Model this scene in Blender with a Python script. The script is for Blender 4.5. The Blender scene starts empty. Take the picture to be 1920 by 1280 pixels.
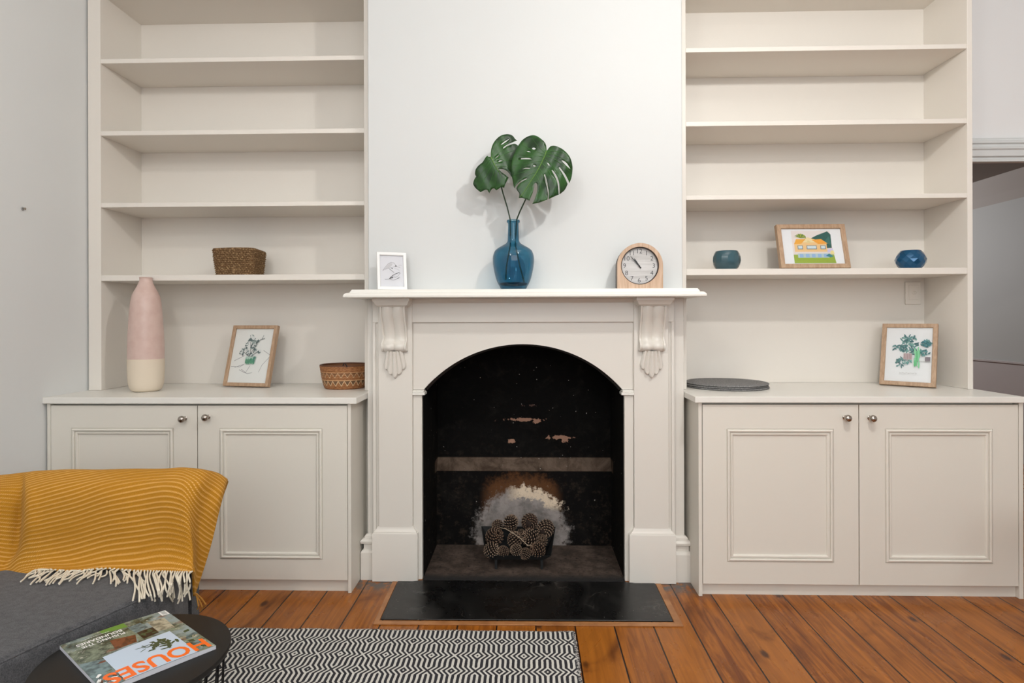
import bpy, bmesh, math, random
from mathutils import Matrix, Vector, noise
from mathutils.geometry import delaunay_2d_cdt
random.seed(7)
PI = math.pi
S = bpy.context.scene
C = S.collection

# ------------------------------------------------------------------ camera
CAM = Vector((0, -2.777, 1.2)); YAW = 0.026; ROLL = 0.003; FPX = 1120.0
cd = bpy.data.cameras.new('camera'); cd.lens = 36 * FPX / 1920; cd.sensor_width = 36
cd.shift_y = -40 / 1920; cd.clip_start = .02
cam = bpy.data.objects.new('camera', cd); C.objects.link(cam)
cam.matrix_world = (Matrix.Translation(CAM) @ Matrix.Rotation(YAW, 4, 'Z')
                    @ Matrix.Rotation(PI / 2, 4, 'X') @ Matrix.Rotation(-ROLL, 4, 'Z'))
S.camera = cam
# ------------------------------------------------------------------ view, world, lights
S.view_settings.view_transform = 'Standard'; S.view_settings.look = 'None'
S.view_settings.exposure = -0.2; S.view_settings.gamma = 1.0
w = bpy.data.worlds.new('world'); S.world = w; w.use_nodes = True
w.node_tree.nodes['Background'].inputs[0].default_value = (.93, .96, 1, 1)
w.node_tree.nodes['Background'].inputs[1].default_value = .62

def light(name, kind, loc, energy, color, size=.1, target=None, shape='DISK', sy=None):
    l = bpy.data.lights.new(name, kind); l.energy = energy; l.color = color
    if kind == 'AREA':
        l.shape = shape; l.size = size
        if sy: l.size_y = sy
    elif kind == 'POINT':
        l.shadow_soft_size = size
    o = bpy.data.objects.new(name, l); C.objects.link(o); o.location = loc
    if target:
        o.rotation_euler = (Vector(target) - Vector(loc)).to_track_quat('-Z', 'Y').to_euler()
    return o
light('ceiling_lamp_light', 'POINT', (.90, -1.66, 2.68), 66, (1, .985, .95), .045)
light('second_ceiling_light', 'POINT', (-.9, -3.1, 2.75), 50, (1, .985, .95), .16)
light('rear_fill_light', 'AREA', (.5, -5.4, 2.35), 84, (.95, .985, 1), 3.2, (.2, 0, 1.2), 'RECTANGLE', 2.2)  # added soft fill from behind the camera, no window is built there
light('hall_fill_light', 'AREA', (2.2, 4.4, 2.2), 60, (.98, .98, 1), .8, (4.1, 2.4, 1.3))  # added fill that brightens the dim next room, source invented

# ------------------------------------------------------------------ helpers
def at(px, py, Y):
    """world point on the plane y=Y seen at photo position px,py"""
    x0, y0 = px - 960, 600 - py
    c, s = math.cos(ROLL), math.sin(ROLL)
    x, y = x0 * c + y0 * s, -x0 * s + y0 * c
    d = Vector((-math.sin(YAW) * FPX + math.cos(YAW) * x, math.cos(YAW) * FPX + math.sin(YAW) * x, y))
    return CAM + d * ((Y - CAM.y) / d.y)
def atz(px, py, Z):
    p = at(px, py, 0) - CAM
    return CAM + p * ((Z - CAM.z) / p.z)

def tag(o, label=None, cat=None, group=None, kind=None):
    if label: o['label'] = label
    if cat: o['category'] = cat
    if group: o['group'] = group
    if kind: o['kind'] = kind
    return o
def thing(name, label, cat, loc=(0, 0, 0), rz=0, group=None):
    o = bpy.data.objects.new(name, None); C.objects.link(o)
    o.location = loc; o.rotation_euler = (0, 0, rz); o.empty_display_size = .05
    return tag(o, label, cat, group)
def wm(o):
    m = o.matrix_basis.copy()
    while o.parent:
        o = o.parent; m = o.matrix_basis @ m
    return m

class MB:
    """collects geometry; build() links it as one mesh object"""
    def __init__(self): self.v = []; self.f = []; self.m = []; self.uv = {}
    def add(self, vs, fs, mi=0):
        n = len(self.v); self.v += [tuple(p) for p in vs]
        for f in fs: self.f.append(tuple(i + n for i in f)); self.m.append(mi)
        return self
    def box(self, x0, x1, y0, y1, z0, z1, mi=0, mat=None):
        vs = [(x, y, z) for z in (z0, z1) for y in (y0, y1) for x in (x0, x1)]
        if mat: vs = [mat @ Vector(p) for p in vs]
        return self.add(vs, [(0, 2, 3, 1), (4, 5, 7, 6), (0, 1, 5, 4), (2, 6, 7, 3), (0, 4, 6, 2), (1, 3, 7, 5)], mi)
    def grid(self, rows, closed_u=False, closed_v=False, mi=0):
        nr, nc = len(rows), len(rows[0]); vs = [p for r in rows for p in r]; fs = []
        for i in range(nr if closed_v else nr - 1):
            for j in range(nc if closed_u else nc - 1):
                a, b = i * nc + j, i * nc + (j + 1) % nc
                c, d = ((i + 1) % nr) * nc + (j + 1) % nc, ((i + 1) % nr) * nc + j
                fs.append((a, b, c, d))
        return self.add(vs, fs, mi)
    def lathe(self, prof, n=48, mat=None, mi=0, cap0=False, cap1=False):
        rows = [[Vector((r * math.cos(2 * PI * k / n), r * math.sin(2 * PI * k / n), h)) for k in range(n)] for r, h in prof]
        if mat: rows = [[mat @ p for p in r] for r in rows]
        base = len(self.v); self.grid(rows, True, mi=mi)
        if cap0: self.f.append(tuple(base + k for k in reversed(range(n)))); self.m.append(mi)
        if cap1:
            b = base + (len(prof) - 1) * n; self.f.append(tuple(b + k for k in range(n))); self.m.append(mi)
        return self
    def tube(self, pts, r, n=8, mi=0, r1=None):
        pts = [Vector(p) for p in pts]; rows = []; up = Vector((0, 0, 1))
        for i, p in enumerate(pts):
            t = (pts[min(i + 1, len(pts) - 1)] - pts[max(i - 1, 0)]).normalized()
            a = t.cross(up)
            if a.length < .05: a = t.cross(Vector((1, 0, 0)))
            a.normalize(); b = t.cross(a)
            rr = r if r1 is None else r + (r1 - r) * i / (len(pts) - 1)
            rows.append([p + (a * math.cos(2 * PI * k / n) + b * math.sin(2 * PI * k / n)) * rr for k in range(n)])
        base = len(self.v); self.grid(rows, True, mi=mi)
        self.f.append(tuple(base + k for k in reversed(range(n)))); self.m.append(mi)
        b = base + (len(rows) - 1) * n; self.f.append(tuple(b + k for k in range(n))); self.m.append(mi)
        return self
    def prism(self, pts, y0, y1, mi=0, axis='Y'):
        n = len(pts)
        mk = {'Y': lambda p, t: (p[0], t, p[1]), 'X': lambda p, t: (t, p[0], p[1]), 'Z': lambda p, t: (p[0], p[1], t)}[axis]
        vs = [mk(p, y0) for p in pts] + [mk(p, y1) for p in pts]
        fs = [tuple(range(n)), tuple(reversed(range(n, 2 * n)))] + [(i, i + n, (i + 1) % n + n, (i + 1) % n) for i in range(n)]
        return self.add(vs, fs, mi)
    def rects(self, rs, mi=0, cap=True):
        """nested rectangles (x0,x1,z0,z1,y) joined ring to ring"""
        base = len(self.v); rows = [[(a, y, c), (b, y, c), (b, y, d), (a, y, d)] for a, b, c, d, y in rs]
        self.grid(rows, True, mi=mi)
        if cap:
            b = base + (len(rs) - 1) * 4; self.f.append((b, b + 1, b + 2, b + 3)); self.m.append(mi)
        return self
    def build(self, name, mats, parent=None, local=False, bevel=0, smooth=False, angle=35, kind=None, label=None, seg=2, recalc=True, uvs=None):
        me = bpy.data.meshes.new(name)
        vs = self.v
        if parent is not None and not local:
            inv = wm(parent).inverted(); vs = [tuple(inv @ Vector(p)) for p in vs]
        me.from_pydata(vs, [], self.f)
        if not isinstance(mats, (list, tuple)): mats = [mats]
        for m in mats: me.materials.append(m)
        me.polygons.foreach_set('material_index', self.m)
        if recalc:
            bm = bmesh.new(); bm.from_mesh(me); bmesh.ops.recalc_face_normals(bm, faces=bm.faces); bm.to_mesh(me); bm.free()
        if uvs:
            ul = me.uv_layers.new(name='uv')
            for l in me.loops: ul.data[l.index].uv = uvs[l.vertex_index]
        if smooth or bevel:
            me.shade_smooth()
            me.set_sharp_from_angle(angle=math.radians(angle if not bevel else 40))
        o = bpy.data.objects.new(name, me); C.objects.link(o)
        if parent is not None: o.parent = parent
        if bevel:
            b = o.modifiers.new('bevel', 'BEVEL'); b.width = bevel; b.segments = seg; b.limit_method = 'ANGLE'; b.angle_limit = math.radians(40)
            b.harden_normals = True
        if kind: o['kind'] = kind
        if label: o['label'] = label
        return o

def poly_fill(outline, holes=(), step=.01):
    """triangulate a 2D outline with interior points; returns (verts, tris)"""
    def inside(p, poly):
        x, y = p; c = False
        for i in range(len(poly)):
            (x1, y1), (x2, y2) = poly[i], poly[i - 1]
            if (y1 > y) != (y2 > y) and x < (x2 - x1) * (y - y1) / (y2 - y1) + x1: c = not c
        return c
    def ring(poly):
        out = []
        for i in range(len(poly)):
            a, b = Vector(poly[i]), Vector(poly[(i + 1) % len(poly)])
            k = max(1, int((b - a).length / step)); out += [tuple(a.lerp(b, j / k)) for j in range(k)]
        return out
    rings = [ring(outline)] + [ring(h) for h in holes]
    vs, es = [], []
    for r in rings:
        n = len(vs); vs += r; es += [(n + i, n + (i + 1) % len(r)) for i in range(len(r))]
    xs = [p[0] for p in outline]; ys = [p[1] for p in outline]
    x = min(xs)
    while x < max(xs):
        y = min(ys)
        while y < max(ys):
            p = (x + .37 * step * math.sin(y * 900), y)
            if inside(p, rings[0]) and not any(inside(p, h) for h in rings[1:]) and min((Vector(p) - Vector(q)).length for q in vs[:sum(map(len, rings))]) > step * .45: vs.append(p)
            y += step
        x += step
    r = delaunay_2d_cdt([Vector(p) for p in vs], es, [], 0, 1e-7)
    V = [tuple(p) for p in r[0]]; T = []
    for t in r[2]:
        cx = sum(V[i][0] for i in t) / len(t); cy = sum(V[i][1] for i in t) / len(t)
        if inside((cx, cy), rings[0]) and not any(inside((cx, cy), h) for h in rings[1:]): T.append(tuple(t))
    return V, T

# ------------------------------------------------------------------ materials
def lin(c): return tuple(((x / 255) / 12.92 if x / 255 <= .04045 else ((x / 255 + .055) / 1.055) ** 2.4) for x in c) + (1,)
def mat(name, col, rough=.5, metal=0, spec=.5, bump=None, coat=0, var=None):
    m = bpy.data.materials.new(name); m.use_nodes = True; nt = m.node_tree; p = nt.nodes['Principled BSDF']
    p.inputs['Base Color'].default_value = col if len(col) == 4 else col + (1,)
    p.inputs['Roughness'].default_value = rough; p.inputs['Metallic'].default_value = metal
    p.inputs['Specular IOR Level'].default_value = spec; p.inputs['Coat Weight'].default_value = coat
    if bump or var:
        tc = nt.nodes.new('ShaderNodeTexCoord')
    if bump:
        sc, st, dist = bump
        nz = nt.nodes.new('ShaderNodeTexNoise'); nz.inputs['Scale'].default_value = sc; nz.inputs['Detail'].default_value = 4
        b = nt.nodes.new('ShaderNodeBump'); b.inputs['Strength'].default_value = st; b.inputs['Distance'].default_value = dist
        nt.links.new(tc.outputs['Object'], nz.inputs['Vector']); nt.links.new(nz.outputs['Fac'], b.inputs['Height']); nt.links.new(b.outputs[0], p.inputs['Normal'])
    if var:
        sc, c2, lo, hi = var
        nz = nt.nodes.new('ShaderNodeTexNoise'); nz.inputs['Scale'].default_value = sc; nz.inputs['Detail'].default_value = 5
        r = nt.nodes.new('ShaderNodeMapRange'); r.inputs[1].default_value = lo; r.inputs[2].default_value = hi
        mx = nt.nodes.new('ShaderNodeMix'); mx.data_type = 'RGBA'
        mx.inputs[6].default_value = p.inputs['Base Color'].default_value; mx.inputs[7].default_value = c2 if len(c2) == 4 else c2 + (1,)
        nt.links.new(tc.outputs['Object'], nz.inputs['Vector']); nt.links.new(nz.outputs['Fac'], r.inputs[0]); nt.links.new(r.outputs[0], mx.inputs[0]); nt.links.new(mx.outputs[2], p.inputs['Base Color'])
    return m
class NG:
    """tiny node-graph helper"""
    def __init__(self, name):
        self.m = bpy.data.materials.new(name); self.m.use_nodes = True; self.nt = self.m.node_tree; self.p = self.nt.nodes['Principled BSDF']
        self.tc = self.nt.nodes.new('ShaderNodeTexCoord')
    def n(self, t, **kw):
        nd = self.nt.nodes.new(t)
        for k, v in kw.items(): setattr(nd, k, v)
        return nd
    def l(self, a, b): self.nt.links.new(a, b)
    def put(self, inp, v):
        if hasattr(v, 'links'): self.l(v, inp)
        else: inp.default_value = v
    def math(self, op, a, b=0.0, c=0.0):
        nd = self.n('ShaderNodeMath', operation=op); self.put(nd.inputs[0], a); self.put(nd.inputs[1], b)
        if op in ('MULTIPLY_ADD', 'SMOOTH_MIN'): self.put(nd.inputs[2], c)
        return nd.outputs[0]
    def sep(self, v):
        nd = self.n('ShaderNodeSeparateXYZ'); self.l(v, nd.inputs[0]); return nd.outputs
    def comb(self, x, y, z=0.0):
        nd = self.n('ShaderNodeCombineXYZ'); self.put(nd.inputs[0], x); self.put(nd.inputs[1], y); self.put(nd.inputs[2], z); return nd.outputs[0]
    def noise(self, v, scale, detail=4, rough=.5, dist=0):
        nd = self.n('ShaderNodeTexNoise'); self.l(v, nd.inputs['Vector']); nd.inputs['Scale'].default_value = scale
        nd.inputs['Detail'].default_value = detail; nd.inputs['Roughness'].default_value = rough; nd.inputs['Distortion'].default_value = dist
        return nd.outputs['Fac']
    def rng(self, v, a, b, c=0.0, d=1.0):
        nd = self.n('ShaderNodeMapRange', interpolation_type='SMOOTHSTEP'); self.put(nd.inputs[0], v)
        for i, x in enumerate((a, b, c, d)): nd.inputs[i + 1].default_value = x
        return nd.outputs[0]
    def mix(self, f, a, b, blend='MIX'):
        nd = self.n('ShaderNodeMix', data_type='RGBA', blend_type=blend); self.put(nd.inputs[0], f)
        for i, x in ((6, a), (7, b)):
            self.put(nd.inputs[i], (tuple(x) + (1,))[:4] if isinstance(x, tuple) else x)
        return nd.outputs[2]
    def bump(self, h, st, dist):
        nd = self.n('ShaderNodeBump'); nd.inputs['Strength'].default_value = st; nd.inputs['Distance'].default_value = dist
        self.l(h, nd.inputs['Height']); self.l(nd.outputs[0], self.p.inputs['Normal'])

M = {}
M['wall'] = mat('white_wall_paint', (.685, .70, .695), .7, bump=(60, .05, .002))
M['wall_grey'] = mat('pale_grey_wall_paint', (.76, .775, .77), .7, bump=(60, .05, .002))
M['cream'] = mat('cream_gloss_paint', (.80, .755, .69), .38, bump=(25, .06, .002))
M['cream2'] = mat('cream_satin_paint', (.765, .73, .655), .42, bump=(25, .06, .002))
M['mantel'] = mat('ivory_gloss_paint', (.83, .81, .755), .34, bump=(18, .08, .002))
M['surround'] = mat('warm_cream_gloss_paint', (.765, .73, .67), .28, bump=(18, .10, .002))
M['ceiling'] = mat('white_ceiling_paint', (.85, .85, .84), .8)
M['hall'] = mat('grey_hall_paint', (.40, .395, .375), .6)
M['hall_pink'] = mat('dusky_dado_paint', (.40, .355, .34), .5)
M['nickel'] = mat('brushed_nickel', (.42, .38, .34), .22, metal=1)
M['white_plastic'] = mat('cream_plastic', (.80, .75, .68), .35)
M['black_metal'] = mat('black_powdercoat', (.012, .012, .013), .42)
M['table_top'] = mat('black_table_lacquer', (.011, .0105, .010), .45, spec=.3)
M['paper'] = mat('white_paper', (.83, .84, .84), .8)
M['white_frame'] = mat('white_frame_paint', (.86, .86, .85), .4)
M['grate'] = mat('blackened_cast_iron', (.005, .006, .0065), .7, bump=(120, .3, .002))
M['leafstem'] = mat('dark_green_stem', (.012, .035, .012), .45)
M['vein'] = mat('pale_green_vein', (.13, .26, .045), .45)
M['pink'] = mat('pink_speckled_glaze', lin((213, 186, 176)), .36, bump=(70, .15, .001), var=(26, lin((206, 176, 166)), .40, .7))
M['bisque'] = mat('raw_cream_clay', lin((224, 210, 190)), .8, bump=(120, .1, .001))
M['fringe'] = mat('cream_wool_fringe', (.72, .66, .54), .9)
M['fringe2'] = mat('mustard_wool_fringe', (.42, .19, .03), .9)
M['seagrass'] = mat('seagrass_braid', (.15, .078, .028), .75, bump=(260, .7, .005), var=(130, (.42, .27, .13), .50, .66))
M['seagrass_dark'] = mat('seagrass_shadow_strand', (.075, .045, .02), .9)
M['soot_wood'] = mat('light_timber_bead', (.44, .20, .075), .45, bump=(40, .2, .002), var=(14, (.30, .12, .04), .4, .7))
M['stoolwood'] = mat('stool_oak', (.42, .24, .11), .45)
M['skirt'] = M['surround']; M['strut'] = mat('brown_easel_board', (.16, .10, .06), .8); M['numeral'] = mat('charcoal_numerals', (.045, .045, .05), .6)

def wood(name, c1, c2, scale=1.0, axis='Z'):
    g = NG(name); o = g.sep(g.tc.outputs['Object'])
    v = {'Z': g.comb(g.math('MULTIPLY', o[0], 90 * scale), g.math('MULTIPLY', o[1], 90 * scale), g.math('MULTIPLY', o[2], 6 * scale)),
         'X': g.comb(g.math('MULTIPLY', o[0], 6 * scale), g.math('MULTIPLY', o[1], 90 * scale), g.math('MULTIPLY', o[2], 90 * scale))}[axis]
    n1 = g.noise(v, 1.0, 5, .6, .6)
    g.l(g.mix(g.rng(n1, .3, .7), c1, c2), g.p.inputs['Base Color']); g.p.inputs['Roughness'].default_value = .5
    g.bump(n1, .15, .001); return g.m
M['oak'] = wood('pale_oak_frame_wood', (.37, .235, .14), (.50, .34, .22))
M['clockwood'] = wood('honey_clock_wood', (.47, .31, .20), (.64, .46, .33))
M['dial'] = wood('silver_grey_dial', (.47, .46, .45), (.62, .61, .60), .6, 'X')

# floorboards running towards the wall
def floor_mat():
    g = NG('varnished_pine_floorboards'); o = g.sep(g.tc.outputs['Object']); W = .1535
    bx = g.math('DIVIDE', g.math('SUBTRACT', o[0], .95 - 20 * W), W)
    idx = g.math('FLOOR', bx); fr = g.math('FRACT', bx)
    wn = g.n('ShaderNodeTexWhiteNoise', noise_dimensions='1D'); g.l(idx, wn.inputs['W']); rnd = wn.outputs['Value']
    off = g.math('MULTIPLY', rnd, 37)
    v = g.comb(g.math('MULTIPLY', o[0], 22), g.math('ADD', g.math('MULTIPLY', o[1], 1.3), off), off)
    grain = g.noise(v, 1.6, 7, .62, 1.4)
    v2 = g.comb(g.math('MULTIPLY', o[0], 3.2), g.math('ADD', g.math('MULTIPLY', o[1], 1.7), off), off)
    blot = g.noise(v2, 1.7, 4, .55, .8)
    c = g.mix(g.rng(grain, .32, .68), (.15, .036, .0035), (.40, .128, .014))
    c = g.mix(g.math('MULTIPLY', rnd, .6), c, (.40, .14, .022))
    c = g.mix(g.rng(blot, .53, .74, 0, .75), c, (.085, .020, .004))
    # knots
    vo = g.n('ShaderNodeTexVoronoi', feature='F1'); vo.inputs['Scale'].default_value = 1.0
    g.l(g.comb(g.math('MULTIPLY', o[0], 6.5), g.math('ADD', g.math('MULTIPLY', o[1], 3.3), off), off), vo.inputs['Vector'])
    c = g.mix(g.rng(vo.outputs['Distance'], .04, .13, .9, 0), c, (.045, .012, .005))
    crk = g.noise(g.comb(g.math('MULTIPLY', o[0], 40), g.math('ADD', g.math('MULTIPLY', o[1], 5), off), off), 1.2, 3, .6, 1.0)
    c = g.mix(g.rng(crk, .70, .74, 0, .8), c, (.06, .016, .005))
    # fine scuffs and pale flecks
    fl = g.noise(g.tc.outputs['Object'], 190, 2, .5)
    fl2 = g.noise(g.tc.outputs['Object'], 9, 2, .5)
    c = g.mix(g.math('MULTIPLY', g.rng(fl, .735, .76), g.rng(fl2, .5, .62)), c, (.62, .48, .34))
    # worn grey boards right in front of the chimney
    d1 = g.rng(o[1], -.20, -.08)
    ax = g.math('ABSOLUTE', g.math('ADD', o[0], .01)); d2 = g.math('MULTIPLY', g.rng(ax, .58, .62), g.rng(ax, .83, .77, 0, 1))
    wornn = g.rng(g.noise(g.tc.outputs['Object'], 26, 4, .7), .36, .56)
    c = g.mix(g.math('MULTIPLY', g.math('MULTIPLY', d1, d2), wornn), c, (.10, .085, .075))
    gap = g.math('MAXIMUM', g.rng(fr, .012, .024, 1, 0), g.rng(fr, .976, .988, 0, 1))
    c = g.mix(gap, c, (.012, .005, .003))
    g.l(c, g.p.inputs['Base Color'])
    g.p.inputs['Specular IOR Level'].default_value = .32; rr = g.rng(blot, .3, .8, .24, .38); g.l(rr, g.p.inputs['Roughness'])
    h = g.math('SUBTRACT', g.math('MULTIPLY', grain, .12), gap); g.bump(h, .5, .002)
    return g.m
M['floor'] = floor_mat()

def rug_mat():
    g = NG('black_and_white_flatweave'); o = g.sep(g.tc.outputs['Object'])
    wob = g.math('MULTIPLY', g.math('SUBTRACT', g.noise(g.tc.outputs['Object'], 28, 2), .5), .004)
    P, R = .1645, .0935
    u = g.math('FRACT', g.math('ADD', g.math('DIVIDE', g.math('ADD', g.math('ADD', o[0], .428), wob), P), 40))
    T = g.math('SUBTRACT', 1, g.math('ABSOLUTE', g.math('MULTIPLY', g.math('SUBTRACT', u, .5), 2)))   # 0 at a diamond, 1 half way
    ry = g.math('ADD', g.math('DIVIDE', g.math('ADD', g.math('ADD', o[1], .561), wob), R), 40.5)
    row = g.math('FLOOR', ry); v = g.math('MULTIPLY', g.math('ABSOLUTE', g.math('SUBTRACT', g.math('FRACT', ry), .5)), 2)
    odd = g.math('FLOORED_MODULO', row, 2)
    T2 = g.math('ABSOLUTE', g.math('SUBTRACT', odd, T))
    k = g.math('MINIMUM', g.math('DIVIDE', v, .50), 1)
    ph = g.math('ADD', g.math('ADD', g.math('MULTIPLY', T2, 4.5), k), g.math('ADD', g.math('MULTIPLY', odd, .5), .5))
    st = g.math('COSINE', g.math('MULTIPLY', ph, 2 * PI))
    fuzz = g.math('MULTIPLY', g.math('SUBTRACT', g.noise(g.tc.outputs['Object'], 420, 2), .5), .9)
    f = g.rng(g.math('ADD', st, fuzz), -.30, .06)
    blk = g.mix(g.noise(g.tc.outputs['Object'], 60, 2), (.010, .010, .013), (.030, .028, .036))
    c = g.mix(f, (.70, .68, .63), blk)
    g.l(c, g.p.inputs['Base Color']); g.p.inputs['Roughness'].default_value = .95
    h = g.noise(g.tc.outputs['Object'], 500, 2); g.bump(h, .6, .003)
    return g.m
M['rug'] = rug_mat()

def blanket_mat():
    g = NG('mustard_striped_wool'); uv = g.sep(g.tc.outputs['UV'])
    s = g.math('SINE', g.math('MULTIPLY', uv[1], 2 * PI / .0122))
    d = g.math('SINE', g.math('MULTIPLY', g.math('ADD', uv[0], g.math('MULTIPLY', uv[1], .8)), 2 * PI / .0048))
    patch = g.rng(g.noise(g.comb(g.math('MULTIPLY', uv[0], 4), g.math('MULTIPLY', uv[1], 9)), 1.0, 2), .30, .55, .35, 1)
    f = g.math('MULTIPLY', g.math('MULTIPLY', g.rng(s, .15, .95), g.rng(d, -.9, .4, .25, 1)), patch)
    base = g.mix(g.noise(g.comb(g.math('MULTIPLY', uv[0], 300), g.math('MULTIPLY', uv[1], 300)), 1.0, 2), (.34, .142, .003), (.49, .215, .006))
    c = g.mix(g.math('MULTIPLY', f, .72), base, (.78, .45, .14))
    g.l(c, g.p.inputs['Base Color']); g.p.inputs['Roughness'].default_value = .95
    g.p.inputs['Sheen Weight'].default_value = .12; g.p.inputs['Sheen Roughness'].default_value = .5
    g.p.inputs['Sheen Tint'].default_value = (.9, .6, .2, 1)
    h = g.math('ADD', g.math('MULTIPLY', s, .5), g.math('MULTIPLY', d, .3)); g.bump(h, .45, .002)
    return g.m
M['blanket'] = blanket_mat()

def fabric_mat():
    g = NG('charcoal_marl_upholstery')
    n1 = g.noise(g.tc.outputs['Object'], 320, 3, .7); n2 = g.noise(g.tc.outputs['Object'], 60, 3)
    c = g.mix(g.rng(g.math('ADD', g.math('MULTIPLY', n1, .7), g.math('MULTIPLY', n2, .3)), .35, .65), (.032, .033, .037), (.098, .098, .104))
    g.l(c, g.p.inputs['Base Color']); g.p.inputs['Roughness'].default_value = .95; g.bump(n1, .5, .002)
    g.p.inputs['Sheen Weight'].default_value = .15
    return g.m
M['sofa'] = fabric_mat()

def placemat_mat():
    g = NG('grey_marl_felt'); n1 = g.noise(g.tc.outputs['Object'], 420, 3, .8)
    g.l(g.mix(g.rng(n1, .38, .62), (.05, .052, .058), (.42, .41, .40)), g.p.inputs['Base Color'])
    g.p.inputs['Roughness'].default_value = .95; g.bump(n1, .8, .003); return g.m
M['placemat'] = placemat_mat()

def hearth_mat():
    g = NG('black_painted_slate'); n1 = g.noise(g.tc.outputs['Object'], 6, 5, .65, 1.2)
    vo = g.n('ShaderNodeTexVoronoi', feature='DISTANCE_TO_EDGE'); vo.inputs['Scale'].default_value = 4.2
    ds = g.n('ShaderNodeVectorMath', operation='ADD'); g.l(g.tc.outputs['Object'], ds.inputs[0])
    nn = g.n('ShaderNodeTexNoise'); nn.inputs['Scale'].default_value = 5; g.l(g.tc.outputs['Object'], nn.inputs['Vector'])
    sc = g.n('ShaderNodeVectorMath', operation='SCALE'); sc.inputs[3].default_value = .35; g.l(nn.outputs['Color'], sc.inputs[0]); g.l(sc.outputs[0], ds.inputs[1])
    g.l(ds.outputs[0], vo.inputs['Vector'])
    crack = g.math('MULTIPLY', g.rng(vo.outputs['Distance'], .002, .010, 1, 0), g.rng(g.noise(g.tc.outputs['Object'], 4.5, 2), .50, .62))
    c = g.mix(g.rng(n1, .45, .8), (.006, .006, .006), (.020, .019, .018))
    c = g.mix(crack, c, (.055, .05, .045))
    dots = g.rng(g.noise(g.tc.outputs['Object'], 120, 1), .76, .79); c = g.mix(dots, c, (.30, .27, .24))
    g.l(c, g.p.inputs['Base Color']); g.l(g.rng(n1, .3, .7, .22, .42), g.p.inputs['Roughness']); g.bump(n1, .25, .003); return g.m
M['hearth'] = hearth_mat()

def soot_mat():
    g = NG('sooty_firebox_plaster'); o = g.sep(g.tc.outputs['Object'])
    ob = g.tc.outputs['Object']
    n = g.noise(ob, 9, 6, .7, .5); nf = g.noise(ob, 34, 5, .75)
    c = g.mix(g.rng(n, .5, .85), (.0045, .0042, .004), (.021, .018, .015))
    # pale worn plaster where the fire burned, rust tint above
    dx = g.math('DIVIDE', g.math('ADD', o[0], .035), .275)
    dz = g.math('DIVIDE', g.math('SUBTRACT', o[2], .055), .275)
    r = g.math('SQRT', g.math('ADD', g.math('MULTIPLY', dx, dx), g.math('MULTIPLY', dz, dz)))
    rn = g.math('ADD', r, g.math('MULTIPLY', g.math('SUBTRACT', nf, .5), .62))
    back = g.rng(o[1], .33, .36)
    rust = g.math('MULTIPLY', g.math('MULTIPLY', g.rng(rn, 1.05, 1.30, 1, 0), g.rng(g.math('ABSOLUTE', dx), .55, .85, 1, 0)), back)
    c = g.mix(g.math('MULTIPLY', rust, .75), c, (.15, .065, .026))
    pale = g.math('MULTIPLY', g.rng(rn, .80, .98, 1, 0), back)
    pc = g.mix(g.rng(g.noise(ob, 13, 4, .6), .35, .65), (.19, .175, .165), (.36, .32, .30))
    c = g.mix(pale, c, pc)
    # bare white crust along the upper right of the patch
    ring = g.math('MULTIPLY', g.rng(rn, .70, .78), g.rng(rn, .90, 1.0, 1, 0))
    ring = g.math('MULTIPLY', ring, g.math('MULTIPLY', g.rng(dx, -.35, 0), g.rng(dz, .45, .6)))
    c = g.mix(g.math('MULTIPLY', ring, back), c, (.80, .66, .50))
    hole = g.math('MULTIPLY', g.math('MULTIPLY', g.rng(n, .45, .62), g.rng(rn, .55, .75)), back)
    # brick showing through small chips higher up
    for (cx, cz, sx, sz) in ((-.02, .663, .16, .014), (.045, .655, .05, .02), (.165, .567, .10, .017), (.20, .555, .03, .03), (-.09, .545, .04, .018), (.02, .74, .12, .02)):
        ax = g.math('DIVIDE', g.math('SUBTRACT', o[0], cx), sx); az = g.math('DIVIDE', g.math('SUBTRACT', o[2], cz), sz)
        rr = g.math('SQRT', g.math('ADD', g.math('MULTIPLY', ax, ax), g.math('MULTIPLY', az, az)))
        rr = g.math('ADD', rr, g.math('MULTIPLY', g.math('SUBTRACT', nf, .5), 3.2))
        lim = .62 if cz < .7 else .2
        c = g.mix(g.math('MULTIPLY', g.rng(rr, lim - .12, lim, 1, 0), back), c, (.40, .225, .155) if cz < .7 else (.09, .05, .04))
    # sloped ledge, the light it catches painted as a paler brown
    led = g.math('MULTIPLY', g.math('MULTIPLY', g.rng(o[2], .395, .400), g.rng(o[2], .455, .465, 1, 0)), back)
    c = g.mix(led, c, g.mix(g.rng(n, .35, .65), (.06, .040, .028), (.16, .115, .085)))
    # side walls a little brown low down
    side = g.math('MULTIPLY', g.rng(o[2], .75, .1, 0, 1), g.rng(nf, .5, .72))
    c = g.mix(g.math('MULTIPLY', side, .35), c, (.085, .058, .040))
    fleck = g.math('MULTIPLY', g.rng(g.noise(ob, 75, 1), .785, .80), 1.0)
    c = g.mix(fleck, c, (.45, .42, .38))
    g.l(c, g.p.inputs['Base Color']); g.p.inputs['Roughness'].default_value = .85; g.p.inputs['Specular IOR Level'].default_value = .12; g.bump(nf, .5, .008); return g.m
M['soot'] = soot_mat()
def ash_mat():
    g = NG('ashy_firebox_floor'); ob = g.tc.outputs['Object']; o = g.sep(ob)
    n = g.noise(ob, 12, 6, .7); n2 = g.noise(ob, 60, 4, .7)
    c = g.mix(g.rng(n, .35, .7), (.038, .025, .018), (.125, .088, .068))
    c = g.mix(g.rng(n2, .57, .66), c, (.010, .007, .006))
    c = g.mix(g.rng(o[1], .06, -.02), c, (.016, .015, .015))
    g.l(c, g.p.inputs['Base Color']); g.p.inputs['Roughness'].default_value = .8; g.bump(n2, .6, .005); return g.m
M['ash'] = ash_mat()

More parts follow.
